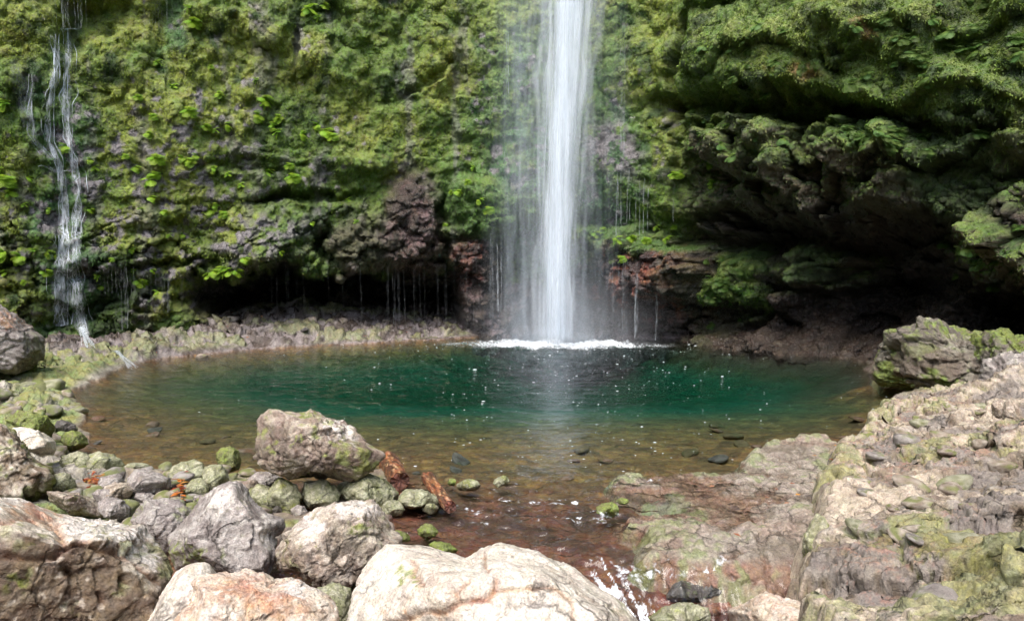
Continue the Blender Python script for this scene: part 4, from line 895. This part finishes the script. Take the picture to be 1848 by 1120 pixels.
# ================================================================== LOGS
def log(label, p0, p1, r0, seed, stub=False):
    p0, p1 = np.array(p0), np.array(p1); ax = p1-p0; L = np.linalg.norm(ax); ax /= L
    s1 = np.cross(ax, A(0, 0, 1)); s1 /= np.linalg.norm(s1); s2 = np.cross(s1, ax); nr, nc = 70, 48
    t = np.linspace(0, 1, nr); a = np.linspace(0, 2*math.pi, nc, endpoint=False); T, Ang = np.meshgrid(t, a, indexing='ij')
    q = np.stack([np.cos(Ang).ravel()*1.5, np.sin(Ang).ravel()*1.5, T.ravel()*L*5], 1)
    rad = r0*(1-.15*T.ravel())*(1+.13*fbm(q, 4, seed)+.06*ridged(q*np.array([4, 4, 1]), 2, seed+4))
    tt = T.ravel().copy(); jag = .04*fbm(np.stack([np.cos(Ang).ravel()*3, np.sin(Ang).ravel()*3, 0*tt], 1), 3, seed+9)
    tt = tt+np.where(tt > .98, jag, 0)-np.where(tt < .02, jag, 0)
    P = p0+ax*(tt*L)[:, None]+s1*(rad*np.cos(Ang.ravel()))[:, None]+s2*(rad*np.sin(Ang.ravel()))[:, None]
    i = np.arange(nr-1)[:, None]*nc; j = np.arange(nc)[None, :]; f = np.stack([i+j, i+(j+1) % nc, i+nc+(j+1) % nc, i+nc+j], -1).reshape(-1, 4)
    n3 = fbm(q*2.2, 4, seed+20)
    c = lerp(A(.09,.035,.018), A(.30,.11,.045), sst(-.2, .45, n3)); c = lerp(c, A(.50,.30,.17), sst(.45, .7, fbm(q*4, 3, seed+30)))
    root = mesh_obj('log', P-p0, f, M_BARK, c, np.full(len(P), .35)); root.location = tuple(p0)
    for e_, k in ((0, 'cut_end'), (1, 'cut_end')):
        ring = P[:nc] if e_ == 0 else P[-nc:]; ctr = ring.mean(0)-ax*(.02*(1 if e_ == 0 else -1))*-1
        Vv = np.vstack([ctr+(ring-ctr)*s_ for s_ in (.98, .7, .4)]+[ctr[None]]); q2 = Vv*30
        Vv = Vv+ax*(.012*fbm(q2, 3, seed))[:, None]
        fs = []
        for l in range(2):
            for j_ in range(nc): fs.append((l*nc+j_, l*nc+(j_+1) % nc, (l+1)*nc+(j_+1) % nc, (l+1)*nc+j_))
        for j_ in range(nc): fs.append((2*nc+j_, 2*nc+(j_+1) % nc, 3*nc, 3*nc))
        fs3 = [(a_, b_, c2) for a_, b_, c2, d2 in fs]+[(a_, c2, d2) for a_, b_, c2, d2 in fs if c2 != d2]
        mesh_obj('cut_end', Vv-p0, np.array(fs3), M_BARK, np.tile(A(.16,.06,.035), (len(Vv), 1))*(1+.5*fbm(q2, 2, 3)[:, None]), np.full(len(Vv), .5), parent=root)
    tag(root, label, 'log'); return root
log('short orange brown log with peeling bark slanting into the stream', at_z(772, 862, .05), at_z(812, 914, .05), .062, 5)
log('thick rotten log stub in the water beside the perched boulder', at_z(700, 832, .03), at_z(722, 868, .07), .105, 8)

# ================================================================== WATERFALLS
def tubes(name, lines, mat, parent=None, ns=3):
    """lines: list of (points Nx3, radii N, dens N)"""
    Vs, Fs, Ds = [], [], []; b = 0
    for pts, rad, dn in lines:
        n_ = len(pts); a = np.arange(ns)/ns*2*math.pi+b
        t_ = np.gradient(pts, axis=0); t_ /= np.linalg.norm(t_, axis=1, keepdims=True)+1e-9
        s_ = np.cross(t_, A(0, 1, 0.01)); s_ /= np.linalg.norm(s_, axis=1, keepdims=True)+1e-9; b_ = np.cross(s_, t_)
        ring = pts[:, None]+rad[:, None, None]*(np.cos(a)[None, :, None]*s_[:, None]+np.sin(a)[None, :, None]*b_[:, None])
        Vs.append(ring.reshape(-1, 3)); Ds.append(np.repeat(dn, ns))
        i = b+np.arange(n_-1)[:, None]*ns; j = np.arange(ns)[None, :]
        Fs.append(np.stack([i+j, i+(j+1) % ns, i+ns+(j+1) % ns, i+ns+j], -1).reshape(-1, 4)); b += n_*ns
    return mesh_obj(name, np.vstack(Vs), np.vstack(Fs), mat, parent=parent, extra={'dens': np.concatenate(Ds)})
M_CORE = fall_mat('falling_water', .46, .40, 7, .05, 1.5, (.87, .93, 1.0))
M_VEIL = fall_mat('water_veil', .075, .05, 4.5, .10, .3, (.72, .82, .92))
M_STR = fall_mat('water_strand', .55, .35, 14, .12, .0)
FY = 17.9
def fall_c(z):        # centre x of the main column
    px = np.interp(z, [0, 2.2, 5, 9], [1003, 1004, 1012, 1024]); return (px-CX)/F*FY/1.0
root = bpy.data.objects.new('waterfall', None); col.objects.link(root); root.location = (fallx, FY, 0)
tag(root, 'main silky white waterfall dropping into the middle of the far shore', 'waterfall')
def column(name, rx, ry, z0, z1, dens, mat, seed, dx=0, dy=0, nc=64, nr=120, wob=.14):
    zz = np.linspace(z0, z1, nr); a = np.linspace(0, 2*math.pi, nc, endpoint=False); Zg, Ag = np.meshgrid(zz, a, indexing='ij')
    q = np.stack([np.cos(Ag).ravel()*2.2+seed, np.sin(Ag).ravel()*2.2, Zg.ravel()*.25], 1)
    k = 1+wob*fbm(q, 3, seed)
    wd = np.interp(Zg.ravel(), [0, 3, 6, 9.5], [.82, .88, 1.0, 1.2])*(1+.10*fbm(np.stack([Zg.ravel()*.9, 0*Zg.ravel()+seed, 0*Zg.ravel()], 1), 2, 3))
    x = fall_c(Zg.ravel())+dx+rx*wd*k*np.cos(Ag.ravel()); y = FY+dy+ry*k*np.sin(Ag.ravel())
    P = np.stack([x, y, Zg.ravel()], 1)-A(*root.location)
    i = np.arange(nr-1)[:, None]*nc; j = np.arange(nc)[None, :]; f = np.stack([i+j, i+(j+1) % nc, i+nc+(j+1) % nc, i+nc+j], -1).reshape(-1, 4)
    dn = dens*sst(z0-.01, z0+.4, Zg.ravel())
    return mesh_obj(name, P, f, mat, parent=root, extra={'dens': dn})
column('core_stream', .20, .18, 0.0, 11, 1.5, M_CORE, 1, -.03)
column('core_stream', .31, .25, 0.0, 11, 1.15, M_CORE, 2, .02, wob=.2)
column('outer_stream', .44, .32, 0.0, 11, .75, M_CORE, 3, .03, wob=.22)
column('outer_stream', .62, .42, 0.0, 11, .45, M_CORE, 4, -.04, wob=.22)
column('outer_stream', .85, .5, 0.0, 11, .22, M_CORE, 6, -.12, wob=.25)
# side veils
def veil(name, px0, px1, z0, z1, y, dens, seed, parent=None, feather=.25):
    x0, x1 = (px0-CX)/F*y, (px1-CX)/F*y; nc, nr = 60, 70
    X, Zg = np.meshgrid(np.linspace(x0, x1, nc), np.linspace(z0, z1, nr)); q = np.stack([X.ravel()*2.5, Zg.ravel()*.2, 0*X.ravel()+seed], 1)
    Y = y+.18*fbm(q, 3, seed)
    tx = (X.ravel()-x0)/(x1-x0); dn = dens*sst(0, feather, tx)*sst(1, 1-feather, tx)*(.7+.3*sst(z0, z0+.3, Zg.ravel()))*(sst(z1, z1*.2, Zg.ravel()) if z1 < 6 else 1)
    P = np.stack([X.ravel(), Y, Zg.ravel()], 1)
    if parent: P = P-A(*parent.location)
    return mesh_obj(name, P, grid_faces(nr, nc), M_VEIL, parent=parent, extra={'dens': dn})
veil('spray_veil', 860, 1010, 0, 11, 18.0, 1.7, 3, root, .5); veil('spray_veil', 890, 1000, 0, 11, 17.75, 2.0, 5, root, .5)
veil('spray_veil', 1010, 1140, 0, 11, 18.0, 1.1, 7, root, .5); veil('spray_veil', 1025, 1100, 0, 4.6, 17.8, 1.9, 9, root, .5); veil('spray_veil', 860, 1190, 0, 1.3, 17.5, 1.6, 15, root, .5); veil('spray_veil', 800, 1240, 0, .55, 17.3, 1.5, 17, root, .5)
veil('spray_veil', 950, 1080, 0, 11, 17.5, 1.3, 11, root, .4); veil('spray_veil', 895, 1075, 0, 3.2, 17.6, 1.6, 12, root, .35)
r = np.random.default_rng(5)
def drop_line(x, y, z1, z0, rad, dens, n=14, wob=.015):
    z_ = np.linspace(z1, z0, n); pts = np.stack([x+np.cumsum(r.normal(0, wob/3, n)), y+np.cumsum(r.normal(0, wob/4, n)), z_], 1)
    return pts, rad*np.linspace(.7, 1.1, n), dens*np.clip(r.uniform(-.2, 1.5, n), 0, 2)
lines = []
for k in range(110):
    o_ = r.normal(0, .22); z1 = 11; zt = np.linspace(z1, r.uniform(0, .5), 16)
    x_ = fall_c(zt)+o_*np.linspace(1.0, .95, 16)+np.cumsum(r.normal(0, .004, 16)); y_ = FY+r.normal(0, .16)-.1+0*zt
    lines.append((np.stack([x_, y_, zt], 1)-A(*root.location), np.full(16, r.uniform(.004, .016)), r.uniform(.15, .6)*np.clip(r.uniform(0, 1.4, 16), 0, 1)))
tubes('white_strands', lines, M_STR, root)
# spray cloud at the plunge point
bm = bmesh.new(); bmesh.ops.create_icosphere(bm, subdivisions=4, radius=1); me = bpy.data.meshes.new('mist'); bm.to_mesh(me); bm.free()
mist = bpy.data.objects.new('mist', me); col.objects.link(mist); mist.location = (fallx+.2, FY-.05, .55); mist.scale = (3.3, 1.0, 1.7)
mm_ = bpy.data.materials.new('spray_mist'); mm_.use_nodes = True; t_ = mm_.node_tree; t_.nodes.remove(t_.nodes['Principled BSDF'])
tc_n = t_.nodes.new('ShaderNodeTexCoord'); ln = t_.nodes.new('ShaderNodeVectorMath'); ln.operation = 'LENGTH'; t_.links.new(tc_n.outputs['Object'], ln.inputs[0])
mr_ = t_.nodes.new('ShaderNodeMapRange'); mr_.interpolation_type = 'SMOOTHSTEP'; mr_.inputs[1].default_value = 1.0; mr_.inputs[2].default_value = .0; mr_.inputs[3].default_value = 0; mr_.inputs[4].default_value = .55
t_.links.new(ln.outputs['Value'], mr_.inputs[0])
nz_ = t_.nodes.new('ShaderNodeTexNoise'); nz_.inputs['Scale'].default_value = 2.5; t_.links.new(tc_n.outputs['Object'], nz_.inputs['Vector'])
mu_ = t_.nodes.new('ShaderNodeMath'); mu_.operation = 'MULTIPLY'; t_.links.new(mr_.outputs[0], mu_.inputs[0]); t_.links.new(nz_.outputs[0], mu_.inputs[1])
vs_ = t_.nodes.new('ShaderNodeVolumePrincipled'); vs_.inputs['Color'].default_value = (.9, .94, 1, 1); t_.links.new(mu_.outputs[0], vs_.inputs['Density'])
t_.links.new(vs_.outputs[0], t_.nodes['Material Output'].inputs['Volume']); me.materials.append(mm_)
cy.volume_step_rate = 3; cy.volume_max_steps = 64
tag(mist, 'soft white spray drifting around the foot of the main waterfall', kind='stuff')
# thin strands either side
def strand_set(label, specs, group=None, cat='water strands', name='water_strands'):
    ls = []
    for (px, pyt, pyb, y, nn, wpx, rad, dn) in specs:
        for k in range(nn):
            p = px+r.normal(0, wpx); a_ = at_y(p, pyt+r.normal(0, 6), y); b_ = at_y(p, pyb+r.normal(0, 4), y)
            ls.append(drop_line(a_[0], y+r.normal(0, .08), a_[2], max(b_[2], 0), rad*r.uniform(.6, 1.4), dn*r.uniform(.5, 1.2)))
    o = tubes(name, ls, M_STR); tag(o, label, cat, group); return o
strand_set('thin white water strands hanging left of the main waterfall', [(912,-20,165,18.2,3,3,.007,.5),(912,150,560,18.1,3,5,.005,.3),(925,0,400,18.1,3,14,.003,.2),(965,-20,500,18,4,6,.005,.3),(900,440,560,18.2,5,4,.010,.4),(893,420,580,18.2,5,10,.005,.4)])
strand_set('thin water strands falling right of the main waterfall over the red rock', [(1125,40,310,18.4,6,4,.006,.6),(1120,300,432,18.2,4,3,.008,.5),(1132,300,400,18.2,3,2,.007,.5),(1078,330,520,18.1,4,18,.003,.25),(1100,470,590,17.9,6,12,.005,.35),(1125,470,605,17.8,6,6,.005,.4),(1147,500,612,17.8,5,3,.007,.5),(1162,450,580,17.8,3,8,.004,.3),(1187,540,610,17.8,2,1,.007,.7),(1160,320,420,18,5,6,.006,.5),(1080,60,330,18.4,4,20,.003,.22),(1215,330,400,17.6,2,2,.004,.4)])
strand_set('fine drips falling from the reddish rock lip over the right part of the dark hollow', [(730,490,590,17.9,14,26,.002,.22),(700,490,585,17.9,5,6,.0028,.25),(790,480,590,17.9,6,14,.002,.2)])
strand_set('faint drips at the left end of the dark hollow', [(520,470,555,17.5,8,34,.002,.15)])
strand_set('faint drips between the dark hollow and the main waterfall', [(850,450,600,18,5,14,.003,.22)])
strand_set('fine curtain of drips on the lower left cliff beside the thin cascade', [(224,482,590,15.7,6,3,.0045,.4),(200,482,530,15.7,9,14,.003,.28),(300,495,560,16.3,10,10,.003,.28),(260,485,535,16.0,7,22,.0028,.25)])
strand_set('faint water threads falling onto the top of the thin left cascade', [(125,-20,52,15.6,14,14,.005,.4)])
strand_set('faint water threads at the top of the left cliff, right of the cascade', [(290,-20,60,17,12,12,.004,.28)])
# cascade running over the left cliff
M_SHEET = fall_mat('clinging_water', .40, .42, 20, .14, .25, (.86, .90, .96))
def sheet(pts, half, dens):
    C_ = []
    for i in range(len(pts)-1):
        (x0, y0, h0), (x1, y1, h1) = pts[i], pts[i+1]; m = max(2, int(abs(y1-y0)/4))
        for t in np.linspace(0, 1, m, endpoint=False): C_.append((x0+(x1-x0)*t, y0+(y1-y0)*t, h0+(h1-h0)*t))
    nc = 13; P = np.array([[cliff_at(cx_+hw*tt_, cy2) [0]+cliff_at(cx_+hw*tt_, cy2)[1]*.05 for tt_ in np.linspace(-1, 1, nc)] for cx_, cy2, hw in C_])
    for it in range(3):
        Q_ = P.copy(); Q_[1:-1] = (P[:-2]+2*P[1:-1]+P[2:])/4; P = Q_.copy(); Q_[:, 1:-1] = (P[:, :-2]+2*P[:, 1:-1]+P[:, 2:])/4; P = Q_
    e_ = 1-np.abs(np.linspace(-1, 1, nc))**2; d_ = dens*e_[None, :]*np.minimum(1, np.arange(len(C_))/4)[:, None]
    return P.reshape(-1, 3), grid_faces(len(C_), nc), d_.ravel()
def rill(pts, wpx, rad, dn, nn):
    out = []
    for k in range(nn):
        off = r.normal(0, wpx); ph = r.uniform(0, 9); P = []; W_ = []; wk = 0
        for i in range(len(pts)-1):
            (x0, y0), (x1, y1) = pts[i], pts[i+1]; m = max(2, int(abs(y1-y0)/6+abs(x1-x0)/6))
            for t in np.linspace(0, 1, m, endpoint=False):
                py = y0+(y1-y0)*t; wk = .93*wk+r.normal(0, .4); px = wk+x0+(x1-x0)*t+off*(1+.5*math.sin(py*.03+ph))+1.2*math.sin(py*.09+ph*2)
                s_, n_ = cliff_at(px, py); P.append(s_+n_*(.03+.012*math.sin(k*1.7+py*.05)))
        P = np.array(P)
        if len(P) < 4: continue
        ker = np.array([1, 2, 3, 2, 1])/9; P = np.stack([np.convolve(np.pad(P[:, j], 2, 'edge'), ker, 'valid') for j in range(3)], 1)
        m = len(P); out.append((P, rad*r.uniform(.5, 1.4)*(1+.4*np.sin(np.arange(m)*.7+ph)), dn*np.clip(1.1*np.sin(np.arange(m)*r.uniform(.15, .5)+ph*3)+r.uniform(-.3, .9, m)+.25, 0, 1.6)))
    return out
cas = rill([(98,60),(104,95),(100,150),(90,195),(92,262),(108,285),(115,330),(118,380),(122,420),(112,450),(106,520),(108,590)], 4, .007, 1.0, 12)
cas += rill([(122,50),(125,90),(118,170),(124,240),(132,275),(140,310),(146,345),(138,390),(140,420),(134,470),(140,520),(148,570),(156,598)], 4, .007, 1.0, 12)
cas += rill([(118,420),(120,470),(124,520),(126,590)], 14, .005, .8, 18)
cas += rill([(60,130),(56,200),(62,250),(85,275),(108,290)], 5, .007, .4, 7)
cas += rill([(108,55),(125,52),(148,48)], 2, .012, .6, 4)+rill([(70,300),(100,305),(125,310),(146,312)], 3, .008, .4, 3)
o = tubes('cascade', cas, M_STR, ns=4)
for pts_, dn_ in (([(98,58,4),(104,95,6),(99,150,7),(90,200,5),(92,262,5),(108,290,6),(115,330,9),(118,380,10),(120,430,12),(112,470,16),(110,530,16),(112,592,15)], 1.3),
                  ([(124,52,6),(124,100,9),(119,170,10),(124,240,7),(133,285,7),(142,330,7),(140,380,8),(139,430,10),(136,480,14),(140,530,16),(148,590,14),(156,606,9)], 1.2),
                  ([(62,130,5),(57,200,6),(64,255,7),(86,280,6),(106,292,5)], .6), ([(30,110,14),(40,170,16),(52,230,10)], .35)):
    a_, b_, c_ = sheet(pts_, 0, dn_); mesh_obj('water_sheet', a_, b_, M_SHEET, parent=o, extra={'dens': c_})
tag(o, 'thin white cascade trickling down the mossy cliff at far left', 'cascade')
o = None
for (a, b, c_, d_, lb_) in [((148,590),(162,622),16,.010,'white water running off the foot of the thin cascade'),((210,632),(238,662),14,.009,'small white trickle running over the bank stones into the pool')]:
    ls = []
    for k in range(c_):
        x0, y0 = a[0]+r.normal(0, 2), a[1]; x1, y1 = b[0]+r.normal(0, 6), b[1]+r.normal(0, 3); P = []; wg = r.uniform(0, 6)
        for t in np.linspace(0, 1, 8):
            q_ = at_z(x0+(x1-x0)*t+2*math.sin(wg+5*t), y0+(y1-y0)*t, .35*(1-t)+.02 if b[1] > 640 else .75-.3*t); P.append(q_)
        P = np.array(P); P[:, 2] = [max(p[2], idx_nearest_ground(p[0], p[1])+.03) for p in P]
        ls.append((P, np.full(8, d_*r.uniform(.5, 1.2)), np.full(8, .7)))
    tag(tubes('trickle', ls, M_STR), lb_, 'trickle')

# foam specks and splash bubbles on the pool (uncountable)
def specks(n, fn, seed):
    rr3 = np.random.default_rng(seed); a = np.linspace(0, 2*math.pi, 8, endpoint=False); Vs, Fs = [], []; b = 0
    for k in range(n):
        x, y, s_ = fn(rr3)
        if s_ <= 0: continue
        kx = rr3.uniform(1, 2.4)
        ring = np.stack([x+s_*kx*np.cos(a), y+s_*np.sin(a), np.full(8, .008)], 1); mid = np.stack([x+s_*.6*kx*np.cos(a), y+s_*.6*np.sin(a), np.full(8, .008+s_*.35)], 1)
        top = np.array([[x, y, .008+s_*.5]]); Vs += [ring, mid, top]
        for j in range(8):
            j2 = (j+1) % 8; Fs += [(b+j, b+j2, b+8+j2), (b+j, b+8+j2, b+8+j), (b+8+j, b+8+j2, b+16)]
        b += 17
    return np.vstack(Vs), np.array(Fs)
def fn(q_):
    py = 622+230*q_.random()**2.2; px = q_.normal(1030, 200) if q_.random() < .85 else q_.uniform(350, 1600); p = at_z(px, py, 0)
    if shore_sd(p[:1], p[1:2])[0] > -.15: return 0, 0, 0
    return p[0], p[1], q_.gamma(1.6, .0021)*(p[1]/12)+.003
Vs, Fs = specks(520, fn, 3)
M_FOAM = bpy.data.materials.new('foam'); M_FOAM.use_nodes = True
_b = M_FOAM.node_tree.nodes['Principled BSDF']; _b.inputs['Roughness'].default_value = .35
_n = M_FOAM.node_tree.nodes.new('ShaderNodeTexNoise'); _n.inputs['Scale'].default_value = 60; _rp = M_FOAM.node_tree.nodes.new('ShaderNodeValToRGB')
_rp.color_ramp.elements[0].color = (.5, .58, .62, 1); _rp.color_ramp.elements[1].color = (.85, .9, .93, 1)
M_FOAM.node_tree.links.new(_n.outputs[0], _rp.inputs[0]); M_FOAM.node_tree.links.new(_rp.outputs[0], _b.inputs['Base Color'])
o = mesh_obj('foam_bubbles', Vs, Fs, M_FOAM); tag(o, 'white foam bubbles scattered over the green pool by the falling water', 'foam', kind='stuff')

# ================================================================== FERNS
def fern_mesh(seed, nf=11, L=.34, base=A(.24, .42, .04)):
    r_ = np.random.default_rng(seed); Vs, Fs, Cs = [], [], []; b = 0
    for k in range(nf):
        az = r_.uniform(-1.6, 1.6); el = r_.uniform(-1.0, 1.1); ln = L*r_.uniform(.55, 1.15)
        d0 = A(math.sin(az)*math.cos(el), math.sin(el), math.cos(az)*math.cos(el)*.9+.25)   # local: x side, y up, z out of the wall
        p = np.zeros(3); ns = 11; dr = d0/np.linalg.norm(d0); cj = base*r_.uniform(.7, 1.4)*np.array([r_.uniform(.85, 1.25), 1, r_.uniform(.7, 1.2)])
        for s_ in range(ns):
            t = s_/(ns-1); stp = dr*ln/ns; sd_ = np.cross(dr, A(0, 1, .2)); sd_ /= np.linalg.norm(sd_)+1e-9
            wdt = ln*.32*math.sin(math.pi*min(.12+t*.88, 1))**.8; wd2 = ln/ns*.42
            for sg in (-1, 1):
                tip = p+sd_*sg*wdt+dr*wdt*.35-A(0, 1, 0)*wdt*.22
                Vs += [p-dr*wd2, p+dr*wd2, tip+dr*wd2*.5, tip-dr*wd2*.3]; Cs += [cj*.9, cj*.9, cj*1.15, cj*1.15]; Fs.append((b, b+1, b+2, b+3)); b += 4
            p = p+stp; dr = dr+A(0, -.16, 0); dr /= np.linalg.norm(dr)
    return np.array(Vs), np.array(Fs), np.array(Cs)
fern_src = []
for k in range(5):
    a_, b_, c_ = fern_mesh(60+k, nf=9+2*k); fern_src.append((a_, b_, c_))
fern_me = [None]*5
def put_fern(px, py, s_, label, group, k, tint=None, cat='fern', name='fern'):
    P, n_ = cliff_at(px, py)
    hz = A(n_[0], n_[1], 0); hz /= np.linalg.norm(hz)+1e-9
    if fern_me[k] is None:
        o = mesh_obj(name, fern_src[k][0], fern_src[k][1], M_LEAF, fern_src[k][2]); fern_me[k] = o.data
    else:
        o = bpy.data.objects.new(name, fern_me[k]); col.objects.link(o)
    sx = np.cross(A(0, 0, 1), hz)
    from mathutils import Matrix
    m = Matrix(((sx[0], 0, hz[0], P[0]), (sx[1], 0, hz[1], P[1]), (sx[2], 1, hz[2], P[2]), (0, 0, 0, 1)))
    o.matrix_world = m @ Matrix.Scale(s_, 4)
    vz = 'at the top edge' if py < 50 else 'near the top' if py < 90 else 'fairly high' if py < 130 else 'in the upper part' if py < 250 else 'half way up' if py < 350 else 'low down' if py < 460 else 'near the foot'
    sz = 'tiny' if s_ < .45 else 'small' if s_ < .62 else 'medium' if s_ < .85 else 'large'
    hz_ = group_zone(px)
    tag(o, sz+' '+label+', '+vz+', '+hz_, cat, group)
def group_zone(px):
    for a, b in ((70, 'left of the thin cascade'), (200, 'right beside the thin cascade'), (300, 'well right of the cascade'), (400, 'over the left shore'), (520, 'over the hollow end'), (700, 'above the hollow'), (924, 'left of the waterfall'), (1170, 'right of the waterfall'), (1330, 'above the green hump'), (1420, 'left of the cave'), (1500, 'over the cave mouth'), (1590, 'over the cave middle'), (1680, 'right of centre cave'), (1770, 'above the right block')):
        if px < a: return b
    return 'at the far right'
rf = random.Random(4)
GA = ('yellow green fern clump', 'ferns beside the left cascade')
GB = ('bright fern clump on moss', 'ferns on the open left cliff')
GC = ('fern clump on the bulge', 'ferns over the left hollow')
GD = ('fern clump on high moss', 'ferns high on the left cliff')
GE = ('leafy plant on shaded cliff', 'plants on the shaded right cliff')
GF = ('green fern clump on wet rock', 'ferns around the main waterfall')
for (px, py, s_, g_) in [(8,188,.9,GA),(12,325,1.3,GA),(22,345,1.0,GA),(14,455,1.2,GA),(36,462,1.0,GA),(62,448,.7,GA),(85,455,1.0,GA),(96,462,.8,GA),(8,490,.7,GA),(112,257,.8,GA),(48,316,.7,GA),(80,490,.8,GA),(45,375,.5,GA),(90,382,.5,GA),(5,300,.8,GA),(42,510,.5,GA),(130,420,.4,GA),(160,380,.6,GA),(150,492,.5,GA),
  (280,108,.7,GD),(345,36,1.2,GD),(315,157,.5,GD),(558,12,1.3,GD),(590,8,.8,GD),(380,115,.5,GD),(575,30,.6,GD),(342,10,.7,GD),
  (255,168,.7,GB),(272,210,.8,GB),(340,195,1.2,GB),(315,158,.6,GB),(395,165,.7,GB),(476,182,1.3,GB),(470,200,1.0,GB),(497,212,.9,GB),(460,140,.6,GB),(500,235,.9,GB),(490,225,.8,GB),(415,225,.8,GB),(370,225,.8,GB),(388,238,.6,GB),(270,238,.7,GB),(280,285,1.2,GB),(268,325,1.3,GB),(275,318,.9,GB),(240,300,.7,GB),(225,285,.6,GB),(345,290,.9,GB),(385,298,.7,GB),(355,280,.6,GB),(330,287,.6,GB),(590,235,1.3,GB),(605,240,1.0,GB),(550,245,.8,GB),(575,228,.8,GB),(545,232,.5,GB),(482,305,1.1,GB),(530,315,1.2,GB),(520,300,.8,GB),(435,330,.6,GB),(410,315,.6,GB),(172,300,.6,GB),(165,290,.5,GB),(250,370,.5,GB),(275,355,.7,GB),(303,378,.6,GB),(380,378,1.0,GB),(405,380,.9,GB),(395,372,.8,GB),(480,190,.9,GB),(300,420,.5,GB),(335,418,.5,GB),(180,500,.6,GB),(178,515,.5,GB),(250,505,1.0,GB),(240,480,.5,GB),(275,487,.6,GB),(283,522,.6,GB),(235,450,.6,GB),(200,470,.5,GB),
  (385,485,1.0,GC),(405,482,1.1,GC),(430,488,1.0,GC),(415,495,1.0,GC),(375,497,.8,GC),(395,500,.9,GC),(510,455,.6,GC),(440,470,.7,GC),(560,405,.5,GC),(640,395,.6,GC),(625,355,.6,GC),
  (840,322,.7,GF),(852,300,.5,GF),(1215,318,.9,GF),(1228,310,.7,GF),(1180,410,.6,GF),(1080,412,.9,GF),(1072,420,.9,GF),(1110,425,1.0,GF),(1140,425,.9,GF),(1160,425,.9,GF),(1200,430,.9,GF),(1125,460,.9,GF),(800,400,.5,GF),(1210,400,.6,GF),(1280,325,.8,GF),(1275,300,.6,GF),(830,350,.7,GF),(860,360,.9,GF),(880,375,1.0,GF),(815,345,.5,GF)]:
    put_fern(px, py, s_*.8, g_[0], g_[1], rf.randrange(5))
for k in range(5):
    a_, b_, c_ = fern_mesh(160+k, nf=9+2*k, base=A(.11, .20, .05)); fern_src[k] = (a_, b_, c_)
fern_me = [None]*5
for k in range(110):
    px, py = rf.choice([(rf.uniform(1250, 1720), rf.gauss(110, 65)), (rf.uniform(1240, 1420), rf.uniform(40, 290)), (rf.uniform(1520, 1680), rf.gauss(250, 18)), (rf.uniform(1700, 1840), rf.gauss(450, 30)), (rf.gauss(1300, 20), rf.gauss(510, 35)), (rf.uniform(1600, 1840), rf.gauss(80, 50))])
    put_fern(px, max(4, py), rf.uniform(.3, .9), GE[0], GE[1], rf.randrange(5), cat='plant', name='leafy_plant')

# ================================================================== FALLEN LEAVES (uncountable)
def leaves(spots, seed):
    r_ = np.random.default_rng(seed); Vs, Fs, Cs = [], [], []; b = 0
    for (x, y, z, s_) in spots:
        a = r_.uniform(0, 6.28); t1 = A(math.cos(a), math.sin(a), r_.uniform(-.15, .15)); t2 = A(-math.sin(a), math.cos(a), r_.uniform(-.4, .4)); p = A(x, y, z)
        Vs += [p-t1*s_, p+t2*s_*.4+A(0, 0, s_*.15), p+t1*s_, p-t2*s_*.4+A(0, 0, s_*.12)]
        c = [A(.50,.17,.04), A(.38,.07,.03), A(.55,.28,.07), A(.28,.11,.06), A(.40,.20,.12)][r_.integers(5)]
        Cs += [c]*4; Fs.append((b, b+1, b+2, b+3)); b += 4
    return np.array(Vs), np.array(Fs), np.array(Cs)
sp_ = []
def pile(px, py, sx, sy, n_, size, z0=.1, up=.1):
    for k in range(n_):
        p = at_z(rf.gauss(px, sx), rf.gauss(py, sy), z0); 
        z = max(idx_nearest_ground(p[0], p[1])+.01, .01)
        if p[1] > 9 and shore_sd(p[:1], p[1:2])[0] < .12: continue
        sp_.append((p[0], p[1], z+rf.uniform(0, up), size*rf.uniform(.6, 1.3)))
pile(172, 865, 12, 5, 130, .036, .12, .06); pile(325, 884, 6, 8, 60, .04, .12, .08); pile(333, 858, 4, 4, 12, .03, .1, .1)
for k in range(170): pile(rf.uniform(240, 520), rf.uniform(580, 640), 3, 3, 1, .045, .3, .06)
for k in range(50): pile(rf.uniform(520, 850), rf.uniform(585, 612), 3, 3, 1, .05, .3, .06)
for (a, b) in [(1430,870),(1440,890),(1385,895),(1500,865),(1330,962),(1280,885),(1515,815),(1508,812),(1470,800+20),(1580,818),(1475,860),(1465,868),(1400,880),(1285,875),(1420,905)]:
    p = at_z(a, b, .1); sp_.append((p[0], p[1], max(.09, ledge_z(p[0], p[1])+.02), .035))
a_, b_, c_ = leaves(sp_, 3)
o = mesh_obj('fallen_leaves', a_, b_, M_LEAF, c_); tag(o, 'orange and red fallen leaves lying between the stones and on the banks', 'leaves', kind='stuff')
# small moss on ground banks and ledge
